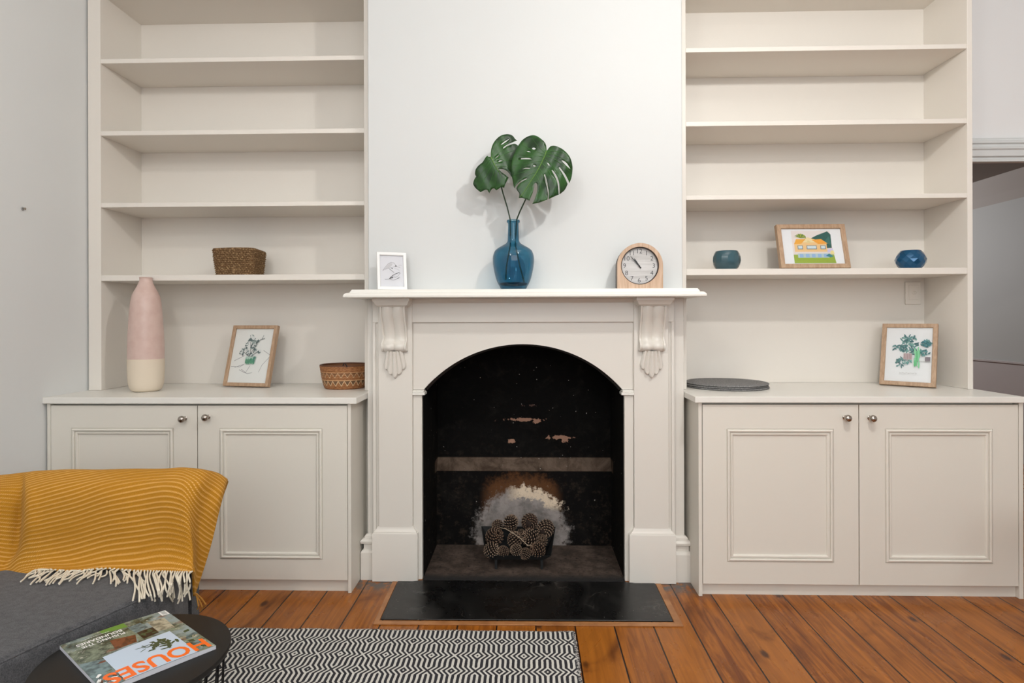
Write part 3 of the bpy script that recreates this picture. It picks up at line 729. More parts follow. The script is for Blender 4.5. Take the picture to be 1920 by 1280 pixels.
# ================================================================== PICTURES
def frame(label, bl, br, z0, h, tilt, bar, depth, fm, art, group=None, mount=None):
    """leaning frame. local x right, z up, -y towards the viewer; origin at bottom centre front"""
    bl, br = Vector(bl), Vector(br); w_ = (br - bl).length; ang = math.atan2(br.y - bl.y, br.x - bl.x)
    t = thing('picture_frame', label, 'picture frame', ((bl.x + br.x) / 2, (bl.y + br.y) / 2, z0), ang, group)
    T = Matrix.Rotation(-tilt, 4, 'X')
    T = Matrix.Translation((0, 0, depth * math.sin(tilt) + .0004)) @ T
    a = w_ / 2
    b = MB(); b.rects([(-a + .002, a - .002, .002, h - .002, depth), (-a, a, 0, h, depth - .002), (-a, a, 0, h, .001), (-a + .001, a - .001, .001, h - .001, 0),
                       (-a + bar - .002, a - bar + .002, bar - .002, h - bar + .002, 0), (-a + bar, a - bar, bar, h - bar, .002), (-a + bar, a - bar, bar, h - bar, .010)], cap=False)
    b.v = [tuple(T @ Vector(p)) for p in b.v]; b.build('frame', fm, t, local=True, smooth=True, angle=25)
    iw, ih = w_ - 2 * bar, h - 2 * bar
    b = MB(); b.box(-a + .002, a - .002, .012, depth - .003, .002, h - .002); b.v = [tuple(T @ Vector(p)) for p in b.v]; b.build('backing', mat('brown_backing_board', (.16, .10, .06), .8), t, local=True)
    b = MB(); b.box(-a + bar, a - bar, .0105, .0120, bar, h - bar)
    mats = [M['paper']]; mi = {}
    for k, (col, pts) in enumerate(art):
        if col not in mi: mi[col] = len(mats); mats.append(mat('print_ink', col, .8))
        y = .0100 - .00004 * k
        vs = [(-a + bar + u * iw, y, bar + v * ih) for u, v in pts]
        b.add(vs, [tuple(range(len(vs)))], mi[col])
    b.v = [tuple(T @ Vector(p)) for p in b.v]; b.build('print', mats, t, local=True, recalc=False)
    b = MB(); b.add([(-a + bar, .0045, bar), (a - bar, .0045, bar), (a - bar, .0045, h - bar), (-a + bar, .0045, h - bar)], [(0, 1, 2, 3)]); b.v = [tuple(T @ Vector(p)) for p in b.v]; b.build('glass', M['pane'], t, local=True)
    # easel strut behind: hinged two thirds up the back, foot on the shelf
    hz, hy = math.cos(tilt) * h * .62, math.sin(tilt) * h * .62 + depth; fy = hy + min(.045, h * .2)
    b = MB(); b.add([(-.014, hy - .001, hz), (.014, hy - .001, hz), (.02, fy, .0008), (-.02, fy, .0008), (-.014, hy + .003, hz), (.014, hy + .003, hz), (.02, fy + .004, .0008), (-.02, fy + .004, .0008)],
          [(0, 1, 2, 3), (7, 6, 5, 4), (0, 4, 5, 1), (1, 5, 6, 2), (2, 6, 7, 3), (3, 7, 4, 0)])
    b.build('strut', M['strut'], t, local=True)
    return t
def stroke(pts, wd):
    """thin ribbon polygons along a polyline in u,v"""
    out = []
    for (x0, y0), (x1, y1) in zip(pts, pts[1:]):
        dx, dy = x1 - x0, y1 - y0; L = math.hypot(dx, dy) or 1; nx, ny = -dy / L * wd / 2, dx / L * wd / 2
        out.append([(x0 + nx, y0 + ny), (x0 - nx, y0 - ny), (x1 - nx, y1 - ny), (x1 + nx, y1 + ny)])
    return out
def blob(cx, cy, rx, ry, n=9, j=.25, rot=0):
    ps = []
    for k in range(n):
        a = 2 * PI * k / n; r = 1 + random.uniform(-j, j); x, y = rx * r * math.cos(a), ry * r * math.sin(a)
        ps.append((cx + x * math.cos(rot) - y * math.sin(rot), cy + x * math.sin(rot) + y * math.cos(rot)))
    return ps
ink = (.12, .15, .15)
art = [((.80, .81, .78), [(0, 0), (1, 0), (1, 1), (0, 1)])]
for line in ([(.80, .60), (1.0, .51)], [(1.0, .50), (.82, .33), (.76, .20)], [(.12, .28), (.35, .34)], [(.02, .30), (.25, .29), (.36, .34)], [(.08, .40), (.33, .50)],
             [(.25, .24), (.36, .20), (.48, .17), (.60, .19)], [(.42, .18), (.52, .32)], [(.30, .25), (.45, .18)]):
    for s_ in stroke(line, .009): art.append(((.33, .33, .34), s_))
for cx, cy, r_ in ((.46, .82, .11), (.36, .72, .05), (.62, .75, .05), (.50, .66, .06), (.26, .56, .07), (.40, .55, .05), (.60, .60, .05), (.70, .57, .05), (.50, .50, .06), (.34, .62, .05), (.56, .70, .04)):
    r_ *= 1.5
    for k in range(5):
        art.append(((.30, .38, .36) if k % 2 else (.10, .15, .15), blob(cx + random.uniform(-.02, .02), cy + random.uniform(-.02, .02), r_ * .55, r_ * .28, 7, .4, random.uniform(0, 3))))
        art.append(((.72, .75, .73), blob(cx + random.uniform(-.02, .02), cy + random.uniform(-.02, .02), r_ * .38, r_ * .2, 7, .4, random.uniform(0, 3))))
for line in ([(.62, .75), (.70, .80), (.80, .82)], [(.72, .80), (.76, .88)], [(.50, .5), (.44, .76)], [(.45, .48), (.62, .72)], [(.46, .48), (.28, .58)], [(.50, .48), (.68, .58)]):
    for s_ in stroke(line, .010): art.append((ink, s_))
art.append(((.45, .60, .52), [(.38, .48), (.66, .48), (.62, .36), (.44, .33)]))
for k in range(14):
    u = .395 + k * .017; art.append(((.05, .22, .14) if k % 2 else (.14, .36, .22), blob(u, .395 + .008 * math.sin(k * 3), .012, .055, 7, .3)))
art.append(((.10, .25, .2), blob(.60, .43, .03, .05, 7, .4, -.6)))
frame('light oak picture frame with a sketch of flowers in a green pot', (-1.5575, .231), (-1.303, .179), .8635, .318, .269, .0175, .026, M['oak'], art)

art = [((.80, .82, .84), [(0, 0), (1, 0), (1, 1), (0, 1)]), ((.76, .70, .68), [(.17, .05), (.84, .05), (.82, .95), (.17, .95)])]
art += [((.018, .10, .085), [(.45, .70), (.60, .82), (.78, .93), (.83, .84), (.82, .46), (.74, .45), (.62, .55)]),
        ((.04, .16, .14), [(.70, .62), (.80, .80), (.81, .55)]),
        ((.82, .55, .26), [(.20, .35), (.74, .35), (.74, .62), (.60, .68), (.44, .76), (.30, .66), (.20, .60)]),
        ((.82, .68, .38), [(.32, .62), (.44, .77), (.60, .62)]),
        ((.83, .40, .05), [(.20, .57), (.24, .71), (.40, .71), (.32, .58)]), ((.83, .36, .04), [(.50, .69), (.66, .71), (.76, .58), (.60, .57)]),
        ((.74, .62, .30), [(.40, .60), (.44, .68), (.50, .60)])]
for k in range(9):
    a = -1.4 + k * .37; art.append(((.12, .22, .03) if k % 2 else (.33, .38, .05), [(.31, .74), (.31 + .10 * math.sin(a), .76 + .11 * math.cos(a)), (.33 + .085 * math.sin(a + .18), .75 + .10 * math.cos(a + .18))]))
for x0_, x1_ in ((.25, .34), (.40, .57), (.63, .72)):
    art.append(((.20, .25, .27), [(x0_, .42), (x1_, .42), (x1_, .53), (x0_, .53)])); art.append(((.62, .74, .80), [(x0_ + .012, .44), (x1_ - .012, .44), (x1_ - .012, .515), (x0_ + .012, .515)]))
art += [((.30, .42, .05), [(.17, .03), (.86, .03), (.84, .27), (.17, .27)]), ((.44, .58, .62), [(.24, .18), (.76, .18), (.75, .30), (.24, .30)])]
for k in range(5): art.append(((.28, .45, .70), [(.27 + k * .10, .19), (.33 + k * .10, .19), (.33 + k * .10, .285), (.27 + k * .10, .285)]))
art += [((.04, .22, .26), [(.70, .23), (.76, .30), (.83, .22), (.78, .19)]), ((.60, .55, .80), [(.74, .33), (.84, .33), (.83, .44), (.74, .41)]), ((.80, .70, .30), [(.78, .28), (.85, .28), (.84, .38), (.79, .38)])]
frame('landscape oak picture frame with an orange-roofed house painting, between the two bowls', (1.231, .150), (1.565, .152), 1.4415, .228, .262, .0215, .028, M['oak'], art)

art = [((.80, .82, .83), [(0, 0), (1, 0), (1, 1), (0, 1)])]
G1, G2, G3 = (.05, .16, .17), (.11, .28, .27), (.20, .40, .36)
def leaves(cx, cy, rx, ry, n, cols, s_=.035):
    for k in range(n):
        a = random.uniform(0, 2 * PI); r = math.sqrt(random.random()); art.append((random.choice(cols), blob(cx + rx * r * math.cos(a), cy + ry * r * math.sin(a), s_ * random.uniform(.7, 1.2), s_ * .38, 7, .25, random.uniform(-1.2, 1.2))))
leaves(.50, .68, .20, .18, 85, (G1, G2, G1, G3), .04); leaves(.30, .62, .14, .07, 14, (G1, G2), .04); leaves(.33, .36, .09, .10, 30, (G1, G2), .035)
leaves(.88, .71, .11, .06, 50, (G1, (.06, .22, .27), G2), .03); leaves(.84, .54, .11, .06, 26, (G1, G2), .03); leaves(.48, .37, .1, .05, 12, (G3, G2), .03)
art.append(((.50, .42, .42), [(.40, .40), (.58, .40), (.58, .52), (.40, .52)]))
for k in range(5): art.append(((.33, .24, .25), [(.41 + k * .035, .41), (.43 + k * .035, .41), (.43 + k * .035, .51), (.41 + k * .035, .51)]))
for k in range(16): art.append(((.14, .48, .22) if k % 2 else (.24, .58, .34), blob(.69 + random.uniform(-.05, .05), .46 + random.uniform(-.14, .14), .02, .065, 7, .3)))
art += [((.22, .20, .22), [(.86, .38), (.97, .38), (.97, .46), (.86, .46)]), ((.45, .45, .45), stroke([(.74, .38), (.98, .38)], .008)[0])]
for k in range(22): art.append(((.52, .53, .53), blob(.34 + k * .017, .155 + .004 * math.sin(k * 5), .005, .011 if k % 4 else .016, 5, .3)))
frame('oak picture frame with a print of blue-green potted plants, on the right counter', (1.757, .258), (1.933, .106), .8685, .313, .281, .0195, .026, M['oak'], art)

art = [((.74, .75, .79), [(0, 0), (1, 0), (1, 1), (0, 1)])]
dk, md = (.10, .10, .11), (.38, .38, .40)
for line, wd, c_ in (([(.12, .52), (.22, .62), (.35, .73), (.48, .79), (.60, .77), (.68, .70), (.70, .66)], .022, md), ([(.70, .66), (.80, .64), (.86, .63)], .02, md), ([(.12, .52), (.30, .58), (.50, .62), (.66, .66)], .02, md),
                     ([(.20, .58), (.40, .68)], .013, md), ([(.28, .58), (.46, .68)], .013, md), ([(.40, .57), (.50, .52), (.60, .46)], .02, dk), ([(.62, .60), (.78, .56), (.84, .50)], .012, md), ([(.80, .70), (.93, .70)], .012, md),
                     ([(.20, .24), (.40, .25), (.55, .22), (.72, .26), (.84, .32)], .02, md), ([(.38, .26), (.52, .36), (.66, .42), (.80, .46), (.86, .44)], .03, dk), ([(.40, .26), (.55, .32)], .05, dk), ([(.60, .30), (.74, .34), (.84, .42)], .02, md), ([(.50, .26), (.62, .36)], .015, md), ([(.72, .26), (.80, .30)], .03, dk)):
    for s_ in stroke(line, wd * .62): art.append((c_, s_))
art.append((dk, blob(.68, .67, .035, .022, 8, .2))); art.append(((.60, .60, .62), blob(.40, .67, .18, .06, 10, .2, .5))); art.append((dk, blob(.52, .59, .03, .015, 7, .2)))
frame('small white picture frame with a grey drawing of two birds on the mantel', (-.668, -.128), (-.545, -.078), 1.337, .173, .169, .0135, .014, M['white_frame'], art)

# ================================================================== CLOCK
ck = thing('mantel_clock', 'arched honey-coloured wooden clock with a grey dial, at the right end of the mantel', 'clock', (.4975, -.10, 1.3367))
cx, hw, zb0 = .4985, .100, 1.3367; zc = zb0 + .1025; ro = .100; ri = .0835
outer = [(cx - hw, zb0), (cx + hw, zb0)] + [(cx + ro * math.cos(PI * k / 40), zc + ro * math.sin(PI * k / 40)) for k in range(41)]
nseg = 72
cR = [(cx - .001 + ri * math.cos(2 * PI * k / nseg - PI / 2), zc + ri * math.sin(2 * PI * k / nseg - PI / 2)) for k in range(nseg)]
def outpt(ang):
    c_, s_ = math.cos(ang), math.sin(ang)
    if s_ >= 0: return (cx + ro * c_, zc + ro * s_)
    k = min(hw / abs(c_) if c_ else 9, (zc - zb0) / abs(s_)); return (cx + k * c_, zc + k * s_)
oR = [outpt(2 * PI * k / nseg - PI / 2) for k in range(nseg)]
b = MB(); YF_, YB_ = -.125, -.100
b.grid([[(x, YB_, z) for x, z in oR], [(x, YF_, z) for x, z in oR], [(x, YF_, z) for x, z in cR], [(x, YF_ + .018, z) for x, z in cR]], True)
b.f.append(tuple(range(nseg))); b.m.append(0)
b.build('case', M['clockwood'], ck, smooth=True, angle=30)
b = MB(); b.grid([[(cx + (x - cx) * .985, y, zb0 + .0005 + (z - zb0) * .99) for x, z in oR] for y in (-.0999, -.058)], True); b.f.append(tuple(range(nseg, 2 * nseg))); b.m.append(0); b.build('back_case', mat('dark_brown_clock_back', (.05, .035, .028), .6), ck, smooth=True, angle=30)
b = MB(); b.grid([[(cx - .001 + r * math.cos(2 * PI * k / 64), y, zc + r * math.sin(2 * PI * k / 64)) for k in range(64)] for r, y in ((.0832, YF_ + .001), (.0832, YF_ + .0165), (.0800, YF_ + .0165), (.0800, YF_ + .004), (.0832, YF_ + .001))], True)
b.build('bezel', mat('dark_bezel', (.035, .022, .018), .4), ck, smooth=True)
b = MB(); b.lathe([(.0001, .0), (.0835, 0)], 48, Matrix.Translation((cx - .001, YF_ + .016, zc)) @ Matrix.Rotation(PI / 2, 4, 'X')); b.build('dial', M['dial'], ck)
def text_mb(body, size, M4, mb, align='CENTER', extrude=.0002, offset=0, sx=1):
    cu = bpy.data.curves.new('lettering', 'FONT'); cu.body = body; cu.size = size; cu.align_x = align; cu.align_y = 'CENTER'; cu.resolution_u = 3
    cu.offset = offset
    o = bpy.data.objects.new('lettering', cu); C.objects.link(o)
    dg = bpy.context.evaluated_depsgraph_get(); me = o.evaluated_get(dg).to_mesh()
    mb.add([M4 @ Vector((v.co.x * sx, v.co.y, v.co.z)) for v in me.vertices], [tuple(p.vertices) for p in me.polygons])
    bpy.data.objects.remove(o); bpy.data.curves.remove(cu)
for k in range(1, 13):
    b = MB()
    a = PI / 2 - k * PI / 6; x, z = cx - .002 + .0645 * math.cos(a), zc + .0645 * math.sin(a)
    text_mb(str(k), .029, Matrix.Translation((x, YF_ + .0155, z)) @ Matrix.Rotation(PI / 2, 4, 'X'), b, offset=-.0002)
    b.build('numeral', M['numeral'], ck)
def hand(ang, L, w0, w1, y):
    a = PI / 2 - ang; d = Vector((math.cos(a), 0, math.sin(a))); n = Vector((-d.z, 0, d.x)); o = Vector((cx - .002, y, zc - .001))
    b = MB(); pts = [o - d * .012 + n * w0, o + d * L * .55 + n * w0 * 1.1, o + d * L + n * w1, o + d * L - n * w1, o + d * L * .55 - n * w0 * 1.1, o - d * .012 - n * w0]
    b.add(pts + [p + Vector((0, -.0008, 0)) for p in pts], [(0, 1, 2, 3, 4, 5), (11, 10, 9, 8, 7, 6)] + [(i, i + 6, (i + 1) % 6 + 6, (i + 1) % 6) for i in range(6)]); return b
hand(math.radians(-33), .040, .0023, .0012, YF_ + .0135).build('hour_hand', M['black_metal'], ck)
hand(math.radians(-41), .058, .0014, .0008, YF_ + .012).build('minute_hand', M['black_metal'], ck)
hand(math.radians(-52), .050, .0004, .0003, YF_ + .0108).build('second_hand', M['black_metal'], ck)
b = MB(); b.lathe([(.0032, 0), (.0032, .005), (.0001, .006)], 16, Matrix.Translation((cx - .002, YF_ + .014, zc - .001)) @ Matrix.Rotation(PI / 2, 4, 'X')); b.build('hub', M['black_metal'], ck, smooth=True)

# ================================================================== BLUE VASE AND LEAVES
VX, VY, VZ = -.0625, -.0975, 1.3367
vz = thing('glass_vase', 'transparent deep blue glass demijohn vase at the centre of the mantel', 'vase', (VX, VY, VZ))
prof = [(.045, .0005), (.0565, .003), (.062, .014), (.068, .024), (.0745, .038), (.082, .062), (.0895, .098), (.0925, .128), (.0915, .150), (.084, .172), (.072, .184), (.052, .196), (.035, .206), (.0275, .215), (.0255, .228), (.0245, .26), (.0238, .292), (.0248, .299), (.029, .302), (.0295, .307), (.0275, .3115), (.022, .3120)]
def smooth_prof(pr, k=4):
    out = []
    for i in range(len(pr) - 1):
        p0, p1, p2, p3 = pr[max(i - 1, 0)], pr[i], pr[i + 1], pr[min(i + 2, len(pr) - 1)]
        for j in range(k):
            t = j / k; out.append(tuple(.5 * (2 * p1[c] + (p2[c] - p0[c]) * t + (2 * p0[c] - 5 * p1[c] + 4 * p2[c] - p3[c]) * t * t + (3 * p1[c] - p0[c] - 3 * p2[c] + p3[c]) * t ** 3) for c in (0, 1)))
    return out + [pr[-1]]
sp = smooth_prof(prof); b = MB()
m4 = Matrix.Translation((VX, VY, VZ)); b.lathe(sp, 64, m4, cap0=True); b.build('body', M['blueglass'], vz, smooth=True, angle=60)
b = MB(); b.lathe([(.0001, .018), (.04, .017), (.058, .020), (.064, .0255), (.058, .030), (.04, .024), (.0001, .023)], 48, m4); b.build('thick_base', glass_mat('thick_blue_base_glass', (.10, .30, .42), (.01, .05, .08), diff=((.008, .06, .10), .5)), vz, smooth=True)

def px2(crop, Y):  # leaf drawing crop -> photo pixel -> plane y=Y
    return at(860 + crop[0] / 8, 230 + crop[1] / 8, Y)
def leaf_obj(label, outline, holes, Yf, midrib, veins, stem, name='monstera_leaf'):
    """outline in crop units; Yf(x,y) gives the depth of each leaf point"""
    def rounded(ps):
        n = len(ps); P_ = [Vector((p[0], p[1], 0)) for p in ps]; res = []
        def turn(i):
            a, c_ = P_[i] - P_[i - 1], P_[(i + 1) % n] - P_[i]; return a.angle(c_) < math.radians(48)
        for i in range(n):
            res.append(P_[i]); q = (i + 1) % n
            if (P_[q] - P_[i]).length > 28:
                p0 = P_[i - 1] if turn(i) else P_[i]; p3 = P_[(q + 1) % n] if turn(q) else P_[q]
                for t in (.33, .67): res.append(.5 * (2 * P_[i] + (P_[q] - p0) * t + (2 * p0 - 5 * P_[i] + 4 * P_[q] - p3) * t * t + (3 * P_[i] - p0 - 3 * P_[q] + p3) * t ** 3))
        return [(p.x, p.y) for p in res]
    outline = rounded(outline); holes = [rounded(h) for h in holes]
    V, T = poly_fill([(p[0], -p[1]) for p in outline], [[(p[0], -p[1]) for p in h] for h in holes], 34)
    base = px2(stem[0][:2], stem[0][2]) if False else at(stem[0][0], stem[0][1], stem[0][2])
    t = thing(name, label, 'leaf', tuple(base))
    b = MB(); b.add([px2((x, -y), Yf(x, -y)) for x, y in V], T)
    o = b.build('blade', M['leaf'], t, smooth=True, angle=70)
    so = o.modifiers.new('thickness', 'SOLIDIFY'); so.thickness = .0008
    b = MB(); b.tube([px2(p, Yf(*p) - .0016) for p in midrib], .0021, 6, r1=.0009); b.build('midrib', M['vein'], o, smooth=True)
    b = MB()
    for v in veins:
        pts = []
        for i in range(7):
            s_ = i / 6; a, c_, d = v; pts.append(((1 - s_) ** 2 * a[0] + 2 * s_ * (1 - s_) * c_[0] + s_ * s_ * d[0], (1 - s_) ** 2 * a[1] + 2 * s_ * (1 - s_) * c_[1] + s_ * s_ * d[1]))
        b.tube([px2(p, Yf(*p) - .0009) for p in pts], .0011, 5, r1=.0004)
    b.build('side_veins', mat('leaf_side_vein', (.055, .18, .035), .5), o, smooth=True)
    b = MB(); b.tube([at(*p) for p in stem], .0036, 8, r1=.0028); b.build('stem', M['leafstem'], t, smooth=True)
    return t
def YR(x, y):  # right leaf: cupped, tip forward
    d = ((x - 1240) * .87 + (y - 700) * .45) / 450; e = ((y - 415)) / 800
    return -.200 - .018 * e + .030 * d * d + .004 * math.sin(x / 46 + y / 90)
out = [(1320, 415), (1312, 340), (1280, 280), (1200, 215), (1150, 192), (1100, 188), (1030, 208), (960, 255), (915, 310), (860, 400), (815, 500), (792, 600), (788, 700), (797, 800), (812, 880), (822, 940), (838, 985), (850, 955),
       (880, 915), (940, 868), (1020, 832), (1028, 842), (950, 885), (895, 932), (868, 985), (880, 1020), (910, 1065), (903, 1130), (960, 1128), (1062, 1168), (1085, 1110), (1110, 1050), (1128, 975), (1135, 915), (1158, 898), (1178, 925), (1183, 990), (1170, 1060), (1140, 1150), (1105, 1218),
       (1200, 1200), (1330, 1152), (1338, 1080), (1325, 980), (1300, 880), (1278, 780), (1295, 765), (1325, 870), (1345, 980), (1353, 1080), (1350, 1145), (1430, 1108), (1502, 1078), (1495, 1000), (1480, 900), (1440, 800), (1392, 715), (1408, 705), (1468, 790), (1505, 890), (1515, 1000), (1512, 1075), (1590, 1010), (1635, 920), (1600, 840), (1550, 750), (1500, 675), (1515, 665), (1590, 760), (1640, 850), (1662, 905),
       (1690, 830), (1703, 760), (1708, 660), (1690, 570), (1660, 500), (1610, 440), (1540, 385), (1450, 347), (1390, 348), (1355, 375), (1330, 412)]
H_ = [[(1100, 378), (1130, 370), (1160, 390), (1130, 405), (1105, 395)], [(1015, 425), (1050, 425), (1085, 440), (1050, 440)], [(895, 552), (940, 530), (1050, 528), (1100, 550), (1060, 548), (950, 550)],
      [(1110, 645), (1130, 630), (1163, 650), (1135, 662)], [(950, 700), (1000, 675), (1080, 678), (1060, 692), (1000, 690)], [(1322, 598), (1345, 600), (1372, 640), (1350, 645)], [(1540, 565), (1570, 568), (1625, 610), (1680, 698), (1610, 640)]]
mid = [(1318, 420), (1290, 500), (1230, 630), (1160, 760), (1080, 880), (1000, 1010), (925, 1110)]
ve = [((1300, 450), (1200, 380), (1100, 230)), ((1295, 470), (1150, 440), (940, 330)), ((1280, 510), (1100, 480), (835, 480)), ((1255, 570), (1050, 600), (800, 640)), ((1215, 650), (1030, 720), (800, 790)), ((1170, 740), (1000, 790), (830, 920)),
      ((1110, 830), (980, 880), (890, 990)), ((1325, 435), (1450, 400), (1600, 470)), ((1320, 460), (1500, 460), (1690, 640)), ((1310, 490), (1500, 560), (1695, 760)), ((1285, 540), (1440, 640), (1600, 940)), ((1250, 600), (1420, 780), (1460, 1060)),
      ((1205, 680), (1330, 840), (1370, 1110)), ((1150, 770), (1260, 900), (1230, 1160)), ((1060, 910), (1090, 980), (1050, 1120))]
leaf_obj('right monstera leaf, the larger split green leaf standing in the blue vase', out, H_, YR, mid, ve,
         [(983, 529, -.115), (975, 500, -.11), (966, 458, -.10), (967, 440, -.099), (969, 411, -.100), (975, 396, -.118), (985, 375, -.15), (1000, 345, -.178), (1012, 318, -.190), (1025, 284, -.188)])
def YL(x, y):
    # folded along the midrib
    mx = 480 + (y - 510) * .62; side = (x - mx) / 400
    return -.165 + (.045 * side if side > 0 else -.03 * side) + .003 * math.sin(x / 38 - y / 80)
out = [(482, 508), (484, 440), (492, 380), (512, 325), (545, 270), (590, 222), (640, 190), (700, 173), (745, 171), (800, 188), (828, 215), (845, 240), (878, 266), (825, 285), (760, 312), (690, 352), (663, 380), (672, 388), (720, 358), (790, 325), (845, 315), (885, 340), (930, 380), (950, 450), (930, 560), (870, 680), (815, 770), (800, 812), (785, 800), (765, 765), (720, 722), (670, 697), (615, 692), (600, 700),
       (650, 745), (700, 780), (748, 822), (725, 870), (700, 920), (682, 975), (640, 962), (600, 990), (562, 1015), (538, 985), (500, 992), (458, 1056), (432, 1010), (400, 1005), (328, 1042), (300, 1020), (258, 985), (228, 945), (217, 910), (232, 855), (262, 805), (245, 770), (255, 700), (300, 640), (360, 590), (400, 525), (430, 493), (448, 510)]
H_ = [[(632, 330), (680, 285), (768, 235), (720, 280), (650, 328)], [(545, 538), (560, 515), (608, 478), (590, 510)], [(592, 585), (615, 562), (662, 566), (615, 592)]]
mid = [(482, 512), (505, 560), (545, 640), (590, 710), (620, 745)]
ve = [((486, 515), (500, 360), (560, 290)), ((492, 525), (560, 330), (700, 200)), ((500, 545), (640, 400), (860, 260)), ((515, 575), (680, 440), (900, 400)), ((540, 620), (700, 540), (900, 560)), ((565, 660), (700, 620), (820, 720)),
      ((490, 530), (380, 620), (270, 720)), ((505, 560), (380, 680), (260, 880)), ((530, 610), (420, 740), (320, 1000)), ((560, 660), (500, 800), (440, 1010)), ((585, 700), (560, 840), (540, 990)), ((610, 740), (640, 830), (660, 960))]
leaf_obj('left monstera leaf, the smaller folded leaf behind the larger one in the blue vase', out, H_, YL, mid, ve,
         [(948.5, 524, -.075), (949.5, 500, -.08), (957, 458, -.093), (957, 440, -.094), (956.5, 411, -.094), (951, 388, -.10), (943, 362, -.11), (939, 346, -.125), (930, 330, -.145), (922, 312, -.158)])

# ================================================================== BOWLS
def faceted_bowl(label, cx, cy, z, prof, n, m, twist, seamless):
    t = thing('glass_bowl', label, 'bowl', (cx, cy, z), 0, None)
    b = MB(); rows = []
    for i, (r, h) in enumerate(prof):
        rows.append([(cx + r * math.cos(2 * PI * (k + (.5 if (i % 2 and twist) else 0)) / n), cy + r * math.sin(2 * PI * (k + (.5 if (i % 2 and twist) else 0)) / n), z + h) for k in range(n)])
    if twist:
        for i in range(len(rows) - 1):
            vs = rows[i] + rows[i + 1]; fs = []
            for k in range(n):
                k2 = (k + 1) % n
                if i % 2 == 0: fs += [(k, k2, n + k), (k2, n + k2, n + k)]
                else: fs += [(k, n + k2, n + k), (k, k2, n + k2)]
            b.add(vs, fs)
        b.add(rows[0], [tuple(range(n))])
    else:
        b.grid(rows, True); b.f.append(tuple(range(n))); b.m.append(0)
    b.build('outer_wall', m, t, smooth=seamless, angle=24)
    rt, ht = prof[-1]
    b = MB(); b.lathe([(rt, ht), (rt - .002, ht + .001), (rt - .004, ht - .001), (prof[len(prof) // 2][0] - .008, ht * .5), (rt * .7, .008), (.0001, .007)], 36, Matrix.Translation((cx, cy, z))); b.build('inner_wall', m, t, smooth=True)
faceted_bowl('smoky teal glass bowl at the left of the shelf, left of the house painting', .9735, .17, 1.4415, [(.044, 0), (.0545, .010), (.0625, .026), (.066, .045), (.065, .062), (.060, .078), (.0525, .091)], 14, M['tealbowl'], False, True)
faceted_bowl('bright blue diamond-faceted glass bowl at the right of the shelf, right of the house painting', 1.8585, .17, 1.4415, [(.043, 0), (.054, .013), (.064, .030), (.0665, .046), (.062, .062), (.052, .078), (.043, .089)], 13, M['bluebowl'], True, False)

# ================================================================== PINK VASE
vx, vy, vs = -1.8415, .060, .963
pv = thing('tall_vase', 'tall slender ceramic vase, pink glazed above and raw cream below, on the left counter', 'vase', (vx, vy, .8635))
pp = [(.052, 0), (.060, .003), (.068, .010), (.0755, .030), (.079, .055), (.081, .09), (.0818, .13), (.0815, .1585)]
m4 = Matrix.Translation((vx, vy, .8635)) @ Matrix.Diagonal((vs, vs, .984, 1)); b = MB(); b.lathe(smooth_prof(pp), 56, m4, cap0=True); b.build('bare_clay_base', M['bisque'], pv, smooth=True, label='raw cream clay lower third')
pp = [(.0815, .1585), (.0812, .20), (.080, .25), (.0775, .30), (.0745, .35), (.071, .40), (.067, .435), (.0625, .462), (.054, .484), (.043, .505), (.034, .525), (.0285, .542), (.0283, .552), (.030, .556), (.026, .5562), (.024, .545), (.026, .52), (.04, .49)]
b = MB(); b.lathe(smooth_prof(pp), 56, m4); b.build('glazed_body', M['pink'], pv, smooth=True, angle=60)

# ================================================================== SEAGRASS BASKET
def rrect(t, a, b_, r):
    """rounded rectangle perimeter point at t in 0..1 (half sizes a,b)"""
    segs = [2 * (a - r), PI * r / 2, 2 * (b_ - r), PI * r / 2] * 2; L = sum(segs); s_ = (t % 1) * L
    cs = [(a - r, b_ - r), (-(a - r), b_ - r), (-(a - r), -(b_ - r)), (a - r, -(b_ - r))]
    k = 0
    for i, sg in enumerate(segs):
        if s_ <= sg or i == 7: k = i; break
        s_ -= sg
    side, cor = k // 2, k % 2
    if cor:
        c = cs[(side + 1) % 4]; a0 = PI / 2 + side * PI / 2; an = a0 + s_ / r
        return c[0] + r * math.cos(an), c[1] + r * math.sin(an), math.cos(an), math.sin(an)
    if side == 0: return a - r - s_, b_, 0, 1
    if side == 1: return -a, b_ - r - s_, -1, 0
    if side == 2: return -(a - r) + s_, -b_, 0, -1
    return a, -(b_ - r) + s_, 1, 0
bk = thing('seagrass_basket', 'small rectangular brown braided seagrass basket on the left bookcase shelf', 'basket', (-1.457, .215, 1.4257), 0)
b = MB(); rows = []; NR, NT = 13, 220
for i in range(NR * 5 + 1):
    z = .128 * i / (NR * 5); f = z / .128; a, bb = .094 + .012 * f, .068 + .010 * f; row = []; ri_ = i / 5; fr = ri_ % 1
    for k in range(NT):
        t = k / NT; x, y, nx, ny = rrect(t, a, bb, .022)
        d = .0035 * math.sin(PI * fr) + .0028 * math.sin(2 * PI * (46 * t + .5 * int(ri_)) + 5 * fr) * math.sin(PI * fr) + .002 * noise.noise((x * 60, y * 60, z * 60))
        row.append((x + nx * d, y + ny * d, z + .0035 * math.sin(9 * t + 2) * f))
    rows.append(row)
b.grid(rows, True)
b.build('woven_wall', M['seagrass'], bk, local=True, smooth=True, angle=80)
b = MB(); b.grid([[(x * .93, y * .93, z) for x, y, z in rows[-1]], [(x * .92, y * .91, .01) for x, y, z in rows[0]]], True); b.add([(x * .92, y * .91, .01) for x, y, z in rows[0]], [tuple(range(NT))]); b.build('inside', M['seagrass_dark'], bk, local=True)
b = MB(); top = rows[-1]; pts = [(x * .965, y * .965, z) for x, y, z in top] ; pts.append(pts[0])
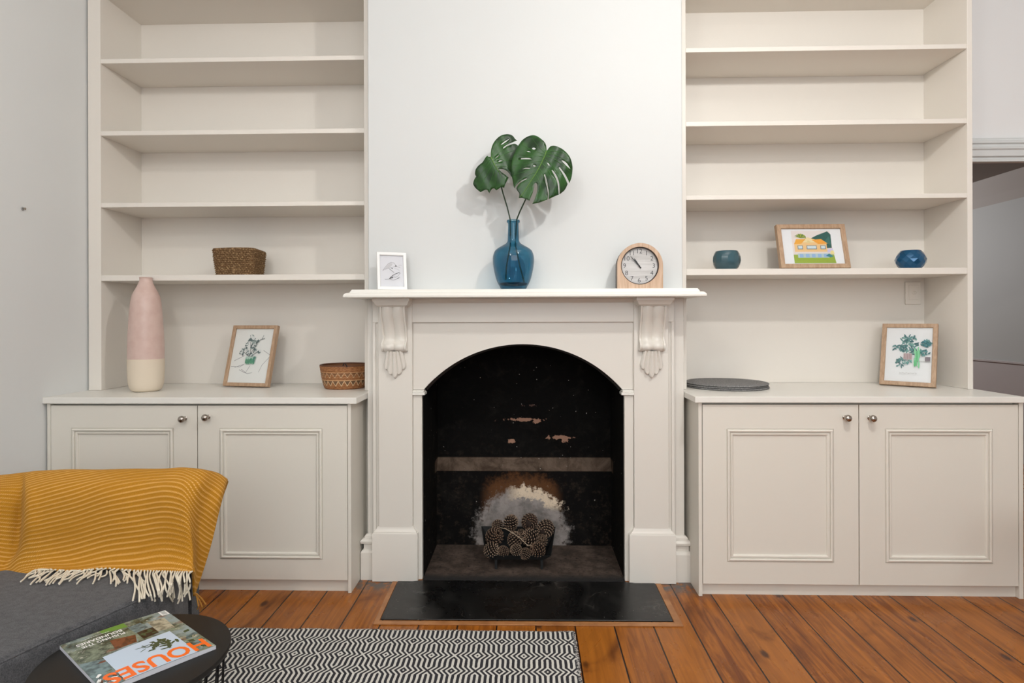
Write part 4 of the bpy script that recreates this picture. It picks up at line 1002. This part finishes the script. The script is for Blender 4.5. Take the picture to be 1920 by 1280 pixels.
for k in range(110):
    seg = pts[k * 2:k * 2 + 4]
    if len(seg) > 1: b.tube([(p[0], p[1], p[2] + .0035 * math.sin(PI * j / max(1, len(seg) - 1)) - .001) for j, p in enumerate(seg)], .0055, 6)
b.build('braided_rim', M['seagrass'], bk, local=True, smooth=True)

# ================================================================== ROUND BASKET
rb = thing('round_basket', 'low round orange-brown woven basket with zigzag pattern on the left counter', 'basket', (-.918, .205, .8632))
b = MB(); rows = []; uvs = []; NT = 160
prof = [(.092, 0), (.099, .004), (.104, .012)] + [(.104 + .016 * k / 10, .012 + .093 * k / 10) for k in range(1, 11)] + [(.121, .112)]
n_ = 0
for i in range(40):
    f = i / 39; z = .114 * f; r = .094 + .028 * min(1, f ** .55); r += .0016 * abs(math.sin(f * PI * 9)); row = []
    for k in range(NT + 1):
        a = 2 * PI * k / NT; row.append((-.918 + r * math.cos(a), .205 + r * math.sin(a), .8632 + z)); uvs.append((k / NT, f))
    rows.append(row)
b.grid(rows); b.build('woven_wall', M['rattan'], rb, smooth=True, angle=80, uvs=uvs)
b = MB(); b.lathe([(.116, .113), (.108, .05), (.09, .006), (.0001, .005)], 60, Matrix.Translation((-.918, .205, .8632))); b.build('inside', mat('rattan_inside', (.20, .08, .03), .8), rb, smooth=True)
b = MB(); b.tube([(-.918 + .119 * math.cos(2 * PI * k / 60), .205 + .119 * math.sin(2 * PI * k / 60), .978) for k in range(61)], .0045, 8); b.build('coiled_rim', mat('dark_rattan_rim', (.13, .05, .02), .6, bump=(200, .5, .002)), rb, smooth=True)
b = MB(); b.tube([at(643, 686, .088), at(645, 681, .085), at(648, 682, .085), at(651, 688, .085)], .0028, 6); b.build('knot', mat('dark_knot', (.02, .01, .008), .8), rb)

# ================================================================== PLACEMATS
labs = ['bottom of the three round grey felt placemats stacked on the right counter', 'middle of the three stacked round grey felt placemats', 'top of the three stacked round grey felt placemats, its whole face showing']
pm0 = None
for i, (x, y, z) in enumerate(((.981, .197, .8690), (.977, .199, .8775), (.979, .196, .8860))):
    if pm0 is None:
        b = MB(); b.lathe([(.0001, 0), (.190, 0), (.1945, .002), (.1955, .004), (.1945, .006), (.190, .0078), (.0001, .0078)], 72); pm0 = b.build('round_placemat', M['placemat'], local=True, smooth=True, angle=50); o = pm0
    else: o = pm0.copy(); C.objects.link(o)
    o.location = (x, y, z); o.rotation_euler = (0, 0, i * 1.3); tag(o, labs[i], 'placemat', 'round grey placemats stacked on the right counter')

# ================================================================== RUG
rg = thing('area_rug', 'black and white geometric flatweave rug lying on the floorboards before the hearth', 'rug', (-.75, -1.2, 0))
b = MB(); rows = []
nx_, ny_ = 90, 60; X0_, X1_, Y0_, Y1_ = -1.40, .172, -2.35, -.485
for j in range(ny_ + 1):
    row = []
    for i in range(nx_ + 1):
        x = X0_ + (X1_ - X0_) * i / nx_; y = Y0_ + (Y1_ - Y0_) * j / ny_
        if i == nx_: x += .004 * noise.noise((0, y * 14, 1)) + .002 * math.sin(y * 420)
        if j == ny_: y += .006 * noise.noise((x * 9, 0, 4))
        row.append((x, y, .007 + .0012 * noise.noise((x * 5, y * 5, 0))))
    rows.append(row)
b.grid(rows); edge = [r[-1] for r in rows]; b.grid([edge, [(p[0], p[1], .0005) for p in edge]]); edge = rows[-1]; b.grid([edge, [(p[0], p[1], .0005) for p in edge]])
o = b.build('woven_field', M['rug'], rg, smooth=True, angle=50)
# material is laid out from world-sized coordinates: keep mesh in world axes
o.location = (.75, 1.2, 0); me = o.data
me.transform(Matrix.Translation((-.75, -1.2, 0)))
b = MB()
for k in range(330):
    y = Y1_ - .0056 * k; x = X1_ + .004 * noise.noise((0, y * 14, 1))
    if y < -1.3: break
    b.tube([(x - .006, y, .006), (x + .001, y, .008), (x + .005 + .003 * random.random(), y + .002 * random.uniform(-1, 1), .003)], .0014, 5)
for k in range(360):
    x = X1_ - .005 * k
    if x < X0_: break
    y = Y1_ + .006 * noise.noise((x * 9, 0, 4)); b.tube([(x, y - .004, .0065), (x, y + .001, .008), (x + .001, y + .004, .003)], .0012, 5)
b.build('selvedge', mat('white_selvedge_yarn', (.58, .56, .52), .95, var=(160, (.03, .03, .035), .48, .52)), rg, smooth=True, kind='stuff')

# ================================================================== CHAISE / SOFA
sf = thing('sofa', 'dark grey fabric chaise sofa at the left edge under the mustard blanket', 'sofa', (-1.5, -1.3, 0))
seat = [(-1.058, -.945), (-1.040, -1.02), (-1.022, -1.105), (-1.030, -1.140), (-1.0825, -1.271), (-1.131, -1.383), (-1.166, -1.488), (-1.215, -1.65), (-1.30, -1.85), (-2.13, -1.85), (-2.13, -.945)]
def cushion(outl, z0, z1, r, name, m, parent):
    n = len(outl); cxy = Vector((sum(p[0] for p in outl) / n, sum(p[1] for p in outl) / n)); rows = []
    dens = []
    for i in range(n):
        a, c_ = Vector(outl[i]), Vector(outl[(i + 1) % n]); k = max(1, int((c_ - a).length / .03)); dens += [a.lerp(c_, j / k) for j in range(k)]
    def off(d):
        out = []; N = len(dens)
        for i in range(N):
            t = (dens[(i + 1) % N] - dens[i - 1]).normalized(); nn = Vector((t.y, -t.x))
            if (cxy - dens[i]).dot(nn) < 0: nn = -nn
            out.append(dens[i] + nn * d)
        return out
    for k in range(7): a = PI / 2 * k / 6; rows.append([(p.x, p.y, z0 + r * .5 * (1 - math.sin(a))) for p in off(r * .5 * (1 - math.cos(a)))])
    rows = rows[::-1]
    for k in range(7): a = PI / 2 * k / 6; rows.append([(p.x, p.y, z1 - r + r * math.sin(a)) for p in off(r * (1 - math.cos(a)))])
    b = MB(); b.grid(rows, True); N = len(dens); b.f.append(tuple(range(N))); b.m.append(0); b.f.append(tuple(len(rows) * N - N + k for k in range(N))); b.m.append(0)
    return b.build(name, m, parent, smooth=True, angle=50), off
so, off = cushion(seat, .13, .450, .022, 'seat', M['sofa'], sf)
b = MB(); pts = [(p.x, p.y, .4495 - .006) for p in off(.006)]; b.tube(pts + [pts[0]], .0022, 6); b.build('piping', M['sofa'], so, smooth=True)
bo, _ = cushion([(-1.07, -.905), (-1.07, -.862), (-2.13, -.862), (-2.13, -.905)], .13, .660, .018, 'backrest', M['sofa'], sf)
for x, y in ((-1.05, -.92), (-2.05, -.92), (-1.52, -1.78), (-2.05, -1.78)):
    b = MB(); b.lathe([(.015, .0005), (.017, .01), (.022, .131)], 16, Matrix.Translation((x, y, 0)), cap0=True); b.build('leg', M['black_metal'], sf, smooth=True)

# ================================================================== BLANKET
bl = thing('throw_blanket', 'mustard yellow striped wool throw with cream fringe draped over the sofa back', 'blanket', (-1.4, -.93, .45))
cols = [  # (ytop, [x per row], hem y, depth shift, slant)
    (908, (-90, -90, -90, -90, -90, -90, -90, -90), 1066, .000, 0),
    (898, (-18, -18, -18, -18, -18, -18, -20, -22), 1073, -.004, 0),
    (894, (22, 22, 22, 22, 20, 14, 2, -10), 1077, .022, 2),
    (892, (42, 42, 41, 40, 38, 32, 12, 24), 1079, .040, 5),
    (891, (50, 50, 50, 50, 48, 42, 34, 50), 1075, -.022, 9),
    (888, (78, 78, 80, 80, 80, 80, 84, 92), 1067, -.012, 16),
    (886, (140, 140, 140, 140, 140, 138, 140, 146), 1069, -.008, 32),
    (885.5, (200, 200, 200, 200, 200, 198, 200, 200), 1066, -.012, 46),
    (885, (262, 262, 262, 262, 262, 258, 256, 254), 1068, -.004, 58),
    (884, (305, 305, 305, 305, 302, 300, 298, 296), 1069.5, -.010, 62),
    (882, (336, 336, 336, 334, 332, 332, 330, 330), 1071, -.010, 60),
    (883, (356, 356, 354, 350, 352, 356, 357, 358), 1071.5, -.006, 56),
    (886, (382, 382, 376, 366, 362, 363, 363, 362), 1072, .020, 50),
    (892, (375, 407, 400, 388, 374, 369, 367, 364), 1082, .045, 46),
    (901, (380, 421, 416, 405, 386, 375, 369, 365), 1096, .058, 44),
    (904, (384, 425, 421, 412, 399, 384, 373, 366), 1117, .072, 44)]
fr_rows = [(-1, -.800), (0.0, -.855), (.075, -.930), (.24, -.962), (.50, -.975), (.74, -.985), (.90, -1.002), (1.0, -1.030)]
grid_ctrl = []
for (fr, Y) in fr_rows:
    row = []
    for (yt, xs, yh, dy, sl) in cols:
        ri_ = fr_rows.index((fr, Y)); x = xs[ri_]
        if fr < 0: p = at(x, yt + 80, Y) ; p.z = at(x, yt, -.855).z - .22
        else:
            y = yt + (yh - yt) * fr; p = at(x, y, Y + dy * (1 if dy > .03 and x > 200 else min(1, fr * 2.2) * (1 - fr ** 1.6)) - (.006 * fr ** 3 if yh > 1066 and x < 100 else 0))
        row.append(p)
    grid_ctrl.append(row)
def cr(p0, p1, p2, p3, t): return .5 * (2 * p1 + (p2 - p0) * t + (2 * p0 - 5 * p1 + 4 * p2 - p3) * t * t + (3 * p1 - p0 - 3 * p2 + p3) * t ** 3)
def dense(row, k):
    out = []
    for i in range(len(row) - 1):
        for j in range(k): out.append(cr(row[max(i - 1, 0)], row[i], row[i + 1], row[min(i + 2, len(row) - 1)], j / k))
    return out + [row[-1]]
KU, KV = 7, 8
d1 = [dense(r, KU) for r in grid_ctrl]; G = list(zip(*[dense([r[i] for r in d1], KV) for i in range(len(d1[0]))]))
sls = dense([Vector((c[4], c[0], c[2])) for c in cols], KU)
uvs = []; vlen = [0.0] * len(G[0])
for i, r in enumerate(G):
    ulen = 0
    for j, p in enumerate(r):
        if i: vlen[j] += (p - G[i - 1][j]).length
        if j: ulen += (G[4 * KV][j] - G[4 * KV][j - 1]).length
        prog = max(0, min(1, (i / KV - 1) / 6)); sl = sls[j].x * 2.5e-3 * (1 - .6 * prog)
        uvs.append((ulen, vlen[j] + sl))
rows = []
for i, r in enumerate(G):
    row = []
    for j, p in enumerate(r):
        q = p.copy(); prog = i / (len(G) - 1); q.y -= .0045 * noise.noise((q.x * 7, q.z * 5 + q.x * 4, 3)) * (1 if i > 2 * KV else 0); q.z += .002 * noise.noise((q.x * 9, 0, 8)); row.append(q)
    rows.append(row)
b = MB(); b.grid(rows); o = b.build('cloth', M['blanket'], bl, smooth=True, angle=80, uvs=uvs, recalc=False)
so_ = o.modifiers.new('thickness', 'SOLIDIFY'); so_.thickness = .006; so_.offset = 1
# fringe
def seat_pt(px, py):
    p = atz(px, py, .456)
    edge = [Vector(q) for q in seat]
    # x limit of the seat's right edge at this depth
    for a, c_ in zip(seat, seat[1:]):
        if c_[1] <= p.y <= a[1]:
            xl = a[0] + (c_[0] - a[0]) * (p.y - a[1]) / (c_[1] - a[1])
            if p.x < xl - .012: return p
    best = None
    d = at(px, py, 0) - CAM
    for a, c_ in zip(seat[2:8], seat[3:9]):
        ex, ey = c_[0] - a[0], c_[1] - a[1]; L = math.hypot(ex, ey); nx, ny = -ey / L, ex / L
        if nx < 0: nx, ny = -nx, -ny
        ax, ay = a[0] + nx * .012, a[1] + ny * .012
        den = d.x * nx + d.y * ny
        if abs(den) < 1e-6: continue
        t = ((ax - CAM.x) * nx + (ay - CAM.y) * ny) / den; q = CAM + d * t; s_ = ((q.x - ax) * ex + (q.y - ay) * ey) / L / L
        if -.03 <= s_ <= 1.03 and t > 0: best = q; break
    if best is None: best = at(px, py, -1.075)
    if best.z > .456: best = atz(px, py, .457)
    return best
hem = [r for r in rows[-1]]
def hem_at(px):
    best = None
    for j in range(len(hem)):
        q = hem[j] - CAM; fx = -math.sin(YAW) * q.x + math.cos(YAW) * q.y; rx = math.cos(YAW) * q.x + math.sin(YAW) * q.y; x = 960 + FPX * rx / fx; y = 600 - FPX * q.z / fx
        if 16 * 0 + 5 * KU <= j <= 12 * KU and (best is None or abs(x - px) < best[0]): best = (abs(x - px), y, hem[j])
    return best[1], best[2]
NF = 78
for k in range(NF):
    px = 66 + (360 - 66) * (k + random.uniform(-.3, .3)) / (NF - 1); hy, hp = hem_at(px); hy -= 1
    if px < 205: dx, dy = random.uniform(-34, -8), random.uniform(16, 30)
    elif px < 250: dx, dy = random.uniform(-8, 22), random.uniform(18, 34)
    else: dx, dy = random.uniform(-16, 12) + (352 - px) * .02, random.uniform(44, 62)
    if px > 335: dx = random.uniform(-12, 4)
    wig = random.uniform(-5, 5); pts = [hp + Vector((0, -.004, .002))]
    for s_ in (.2, .4, .6, .8, 1.0):
        q = seat_pt(px + dx * s_ ** 1.3 + wig * math.sin(s_ * 5 + k), hy + dy * s_ + 1.5 * math.sin(s_ * 7 + k * 2)); q = q + Vector((0, -.002 - .004 * (k % 3), .0015 * (k % 3))); pts.append(q)
    pts = dense(pts, 3); b = MB(); b.tube(pts, .00235, 6); b.build('tassel', M['fringe'], bl, smooth=True)
for (x, dx, L) in ((366, 14, 34), (367, 5, 30), (368, 18, 26)):
    b = MB(); b.tube([at(x, 1112, -.975), at(x + dx * .6, 1112 + L * .4, -.985), at(x + dx, 1112 + L * .8, -.99), at(x + dx * .7, 1112 + L, -.99)], .0022, 6); b.build('tassel', M['fringe2'], bl, smooth=True, label='mustard tassel at the back corner')

# ================================================================== SIDE TABLE
TX, TY, TZ, TR = -.9156, -1.410, .42, .2028
tb = thing('side_table', 'round black wire side table in the bottom left corner, carrying the magazine', 'table', (TX, TY, 0))
m4 = Matrix.Translation((TX, TY, 0))
b = MB(); b.lathe([(.0001, TZ - .014), (TR - .004, TZ - .014), (TR - .001, TZ - .012), (TR, TZ - .008), (TR, TZ - .002), (TR - .0012, TZ), (TR - .004, TZ), (.0001, TZ)], 96, m4); b.build('table_top', M['table_top'], tb, smooth=True, angle=40)
b = MB(); b.tube([(TX + .188 * math.cos(2 * PI * k / 64), TY + .188 * math.sin(2 * PI * k / 64), TZ - .019) for k in range(65)], .0045, 8); b.build('upper_ring', M['black_metal'], tb, smooth=True)
b = MB(); b.tube([(TX + .150 * math.cos(2 * PI * k / 64), TY + .150 * math.sin(2 * PI * k / 64), .013) for k in range(65)], .0045, 8); b.build('base_ring', M['black_metal'], tb, smooth=True)
for k in range(24):
    a = 2 * PI * k / 24 + .10; b = MB(); b.tube([(TX + r * math.cos(a), TY + r * math.sin(a), z) for r, z in ((.188, TZ - .016), (.185, .3), (.170, .12), (.150, .013))], .0030, 6); b.build('wire', M['black_metal'], tb, smooth=True)

# ================================================================== MAGAZINE
MA, MBp, MCp = Vector((-.9686, -1.2076)), Vector((-.7426, -1.3761)), Vector((-1.1154, -1.3838))
mg = thing('magazine', 'glossy home magazine with orange title lettering lying on the black side table', 'magazine', (MA.x, MA.y, TZ + .0005))
ex, ey = (MCp - MA) / .2295, (MBp - MA) / .282
def cov(u, v, h=0.0):
    lift = .0085 + .0030 * math.sin(PI * min(1, max(0, u / .2295))) * 1
    return Vector((MA.x + ex.x * u + ey.x * v, MA.y + ex.y * u + ey.y * v, TZ + .0005 + lift + h))
b = MB(); NU, NV = 14, 2
topg = [[cov(.2295 * i / NU, .282 * j / NV) for i in range(NU + 1)] for j in range(NV + 1)]
botg = [[Vector((p.x, p.y, TZ + .0008)) for p in r] for r in topg]
b.grid(botg); b.grid([topg[0], botg[0]]); b.grid([botg[-1], topg[-1]]); b.grid([[r[0] for r in botg], [r[0] for r in topg]]); b.grid([[r[-1] for r in topg], [r[-1] for r in botg]]); b.grid([[p - Vector((0, 0, .0006)) for p in r] for r in topg])
b.build('pages', mat('page_edges', (.60, .61, .66), .7), mg)
def cover_mat():
    g = NG('magazine_cover_photo'); ob = g.tc.outputs['Object']
    n = g.noise(ob, 26, 6, .7, .4); n2 = g.noise(ob, 11, 3, .6); n3 = g.noise(ob, 70, 4, .7)
    c = g.mix(g.rng(n, .35, .62), (.020, .035, .022), (.20, .24, .17)); c = g.mix(g.rng(n2, .48, .62), c, (.24, .31, .32)); c = g.mix(g.rng(n3, .56, .7), c, (.42, .43, .36)); c = g.mix(g.rng(g.noise(ob, 17, 2), .62, .72), c, (.16, .065, .03))
    g.l(c, g.p.inputs['Base Color']); g.p.inputs['Roughness'].default_value = .22; return g.m
def plain(n, c): return mat(n, c, .22, var=(70, tuple(x * .42 for x in c), .42, .62) if n in ('cover_stone', 'cover_teal', 'cover_earth', 'cover_black') else None)
mats = [cover_mat(), plain('cover_sky', (.50, .60, .72)), plain('cover_orange', (.86, .15, .018)), plain('cover_white', (.82, .83, .82)), plain('cover_foliage', (.045, .075, .035)), plain('cover_earth', (.17, .055, .025)), plain('cover_black', (.02, .02, .02)), plain('cover_green', (.12, .27, .045)), plain('cover_stone', (.42, .40, .30)), plain('cover_teal', (.17, .25, .26))]
b = MB(); b.grid([[p + Vector((0, 0, .0002)) for p in r] for r in topg])
def cpoly(pts, mi, h):
    # split along u so that it follows the curve of the cover
    us = [p[0] for p in pts]; n = max(1, int((max(us) - min(us)) / .012))
    if len(pts) == 4 and n > 1:
        (a, c_, d, e) = [Vector(p) for p in pts]
        rows_ = [[a.lerp(c_, i / n) for i in range(n + 1)], [e.lerp(d, i / n) for i in range(n + 1)]]
        b.grid([[cov(q.x, q.y, h) for q in r] for r in rows_], mi=mi)
    else: b.add([cov(u, v, h) for u, v in pts], [tuple(range(len(pts)))], mi)
def ublob(cx_, cy_, rx, ry, mi, h, j=.35, n=11):
    cpoly([(min(.2285, max(.001, u)), v) for u, v in blob(cx_, cy_, rx, ry, n, j, random.uniform(0, 3))], mi, h)
h = .0005
cpoly([(.098, .002), (.150, .002), (.150, .022), (.098, .030)], 7, h)
cpoly([(.020, .045), (.058, .040), (.060, .110), (.024, .120)], 8, h)
cpoly([(.070, .030), (.100, .034), (.098, .082), (.066, .070)], 9, h)
cpoly([(.101, .088), (.150, .070), (.156, .128), (.112, .128)], 5, h)
cpoly([(.186, .15), (.229, .13), (.229, .28), (.19, .28)], 9, h)
cpoly([(.060, .078), (.096, .080), (.096, .125), (.060, .118)], 6, h + .00005)
for k in range(10): ublob(random.uniform(.065, .095), random.uniform(.085, .12), .006, .003, 4, h + .0001)
for k in range(16): ublob(random.uniform(.19, .225), random.uniform(.14, .27), .009, .004, random.choice((0, 3, 5, 9)), h + .0001)
for k in range(14): ublob(random.uniform(.006, .036), random.uniform(.14, .27), .008, .006, random.choice((4, 8, 9, 4)), h + .0001)
cpoly([(.041, .130), (.186, .140), (.187, .281), (.041, .281)], 1, h + .00012)
for k in range(30): ublob(.074 + random.gauss(0, .014), .180 + random.gauss(0, .016), .009, .0035, 4, h + .0002 + k * .000005)
for k in range(10): ublob(.100 + random.gauss(0, .010), .170 + random.gauss(0, .012), .010, .0012, 4, h + .0003)
cpoly([(.0, .0), (.0, .0), (.018, .0), (.018, .0)], 3, h)
cpoly([(.001, .001), (.019, .001), (.019, .030), (.001, .030)], 3, h + .0001)
for k in range(9): cpoly([(.004, .004 + k * .0025), (.015, .004 + k * .0025), (.015, .0052 + k * .0025), (.004, .0052 + k * .0025)], 9, h + .0002)
def cover_text(body, size, u, v, mi, sx, off_, h_):
    tmp = MB(); text_mb(body, size, Matrix.Identity(4), tmp, align='LEFT', offset=off_, sx=sx)
    b.add([cov(min(.2285, u + p[0]), v + p[1], h_) for p in tmp.v], tmp.f, mi)
cover_text('HOUSES', .072, .004, .248, 2, .80, .0018, .0010)
cover_text('PUSHING THE', .0165, .113, .057, 3, .86, .0003, .0010)
cover_text('BOUNDARIES', .0185, .113, .038, 3, .84, .0004, .0010)
cover_text('architecture and gardens', .0065, .135, .021, 3, .9, 0, .0010)
b.build('cover', mats, mg, recalc=False)

# ================================================================== STOOL at the right edge
sx, sy = 1.985, -.70
st = thing('wooden_stool', 'pale wooden stool at the far right edge, only one leg foot showing', 'stool', (sx, sy, 0))
b = MB(); b.lathe([(.0001, .445), (.16, .445), (.172, .452), (.172, .468), (.165, .475), (.0001, .475)], 48, Matrix.Translation((sx, sy, 0))); b.build('seat', M['stoolwood'], st, smooth=True)
for dx_, dy_ in ((-1, 1), (1, 1), (-1, -1), (1, -1)):
    b = MB(); b.tube([(sx + dx_ * .115, sy + dy_ * .10, .446), (sx + dx_ * .166, sy + dy_ * .146, .0005)], .016, 12, r1=.011); b.build('leg', M['stoolwood'], st, smooth=True)
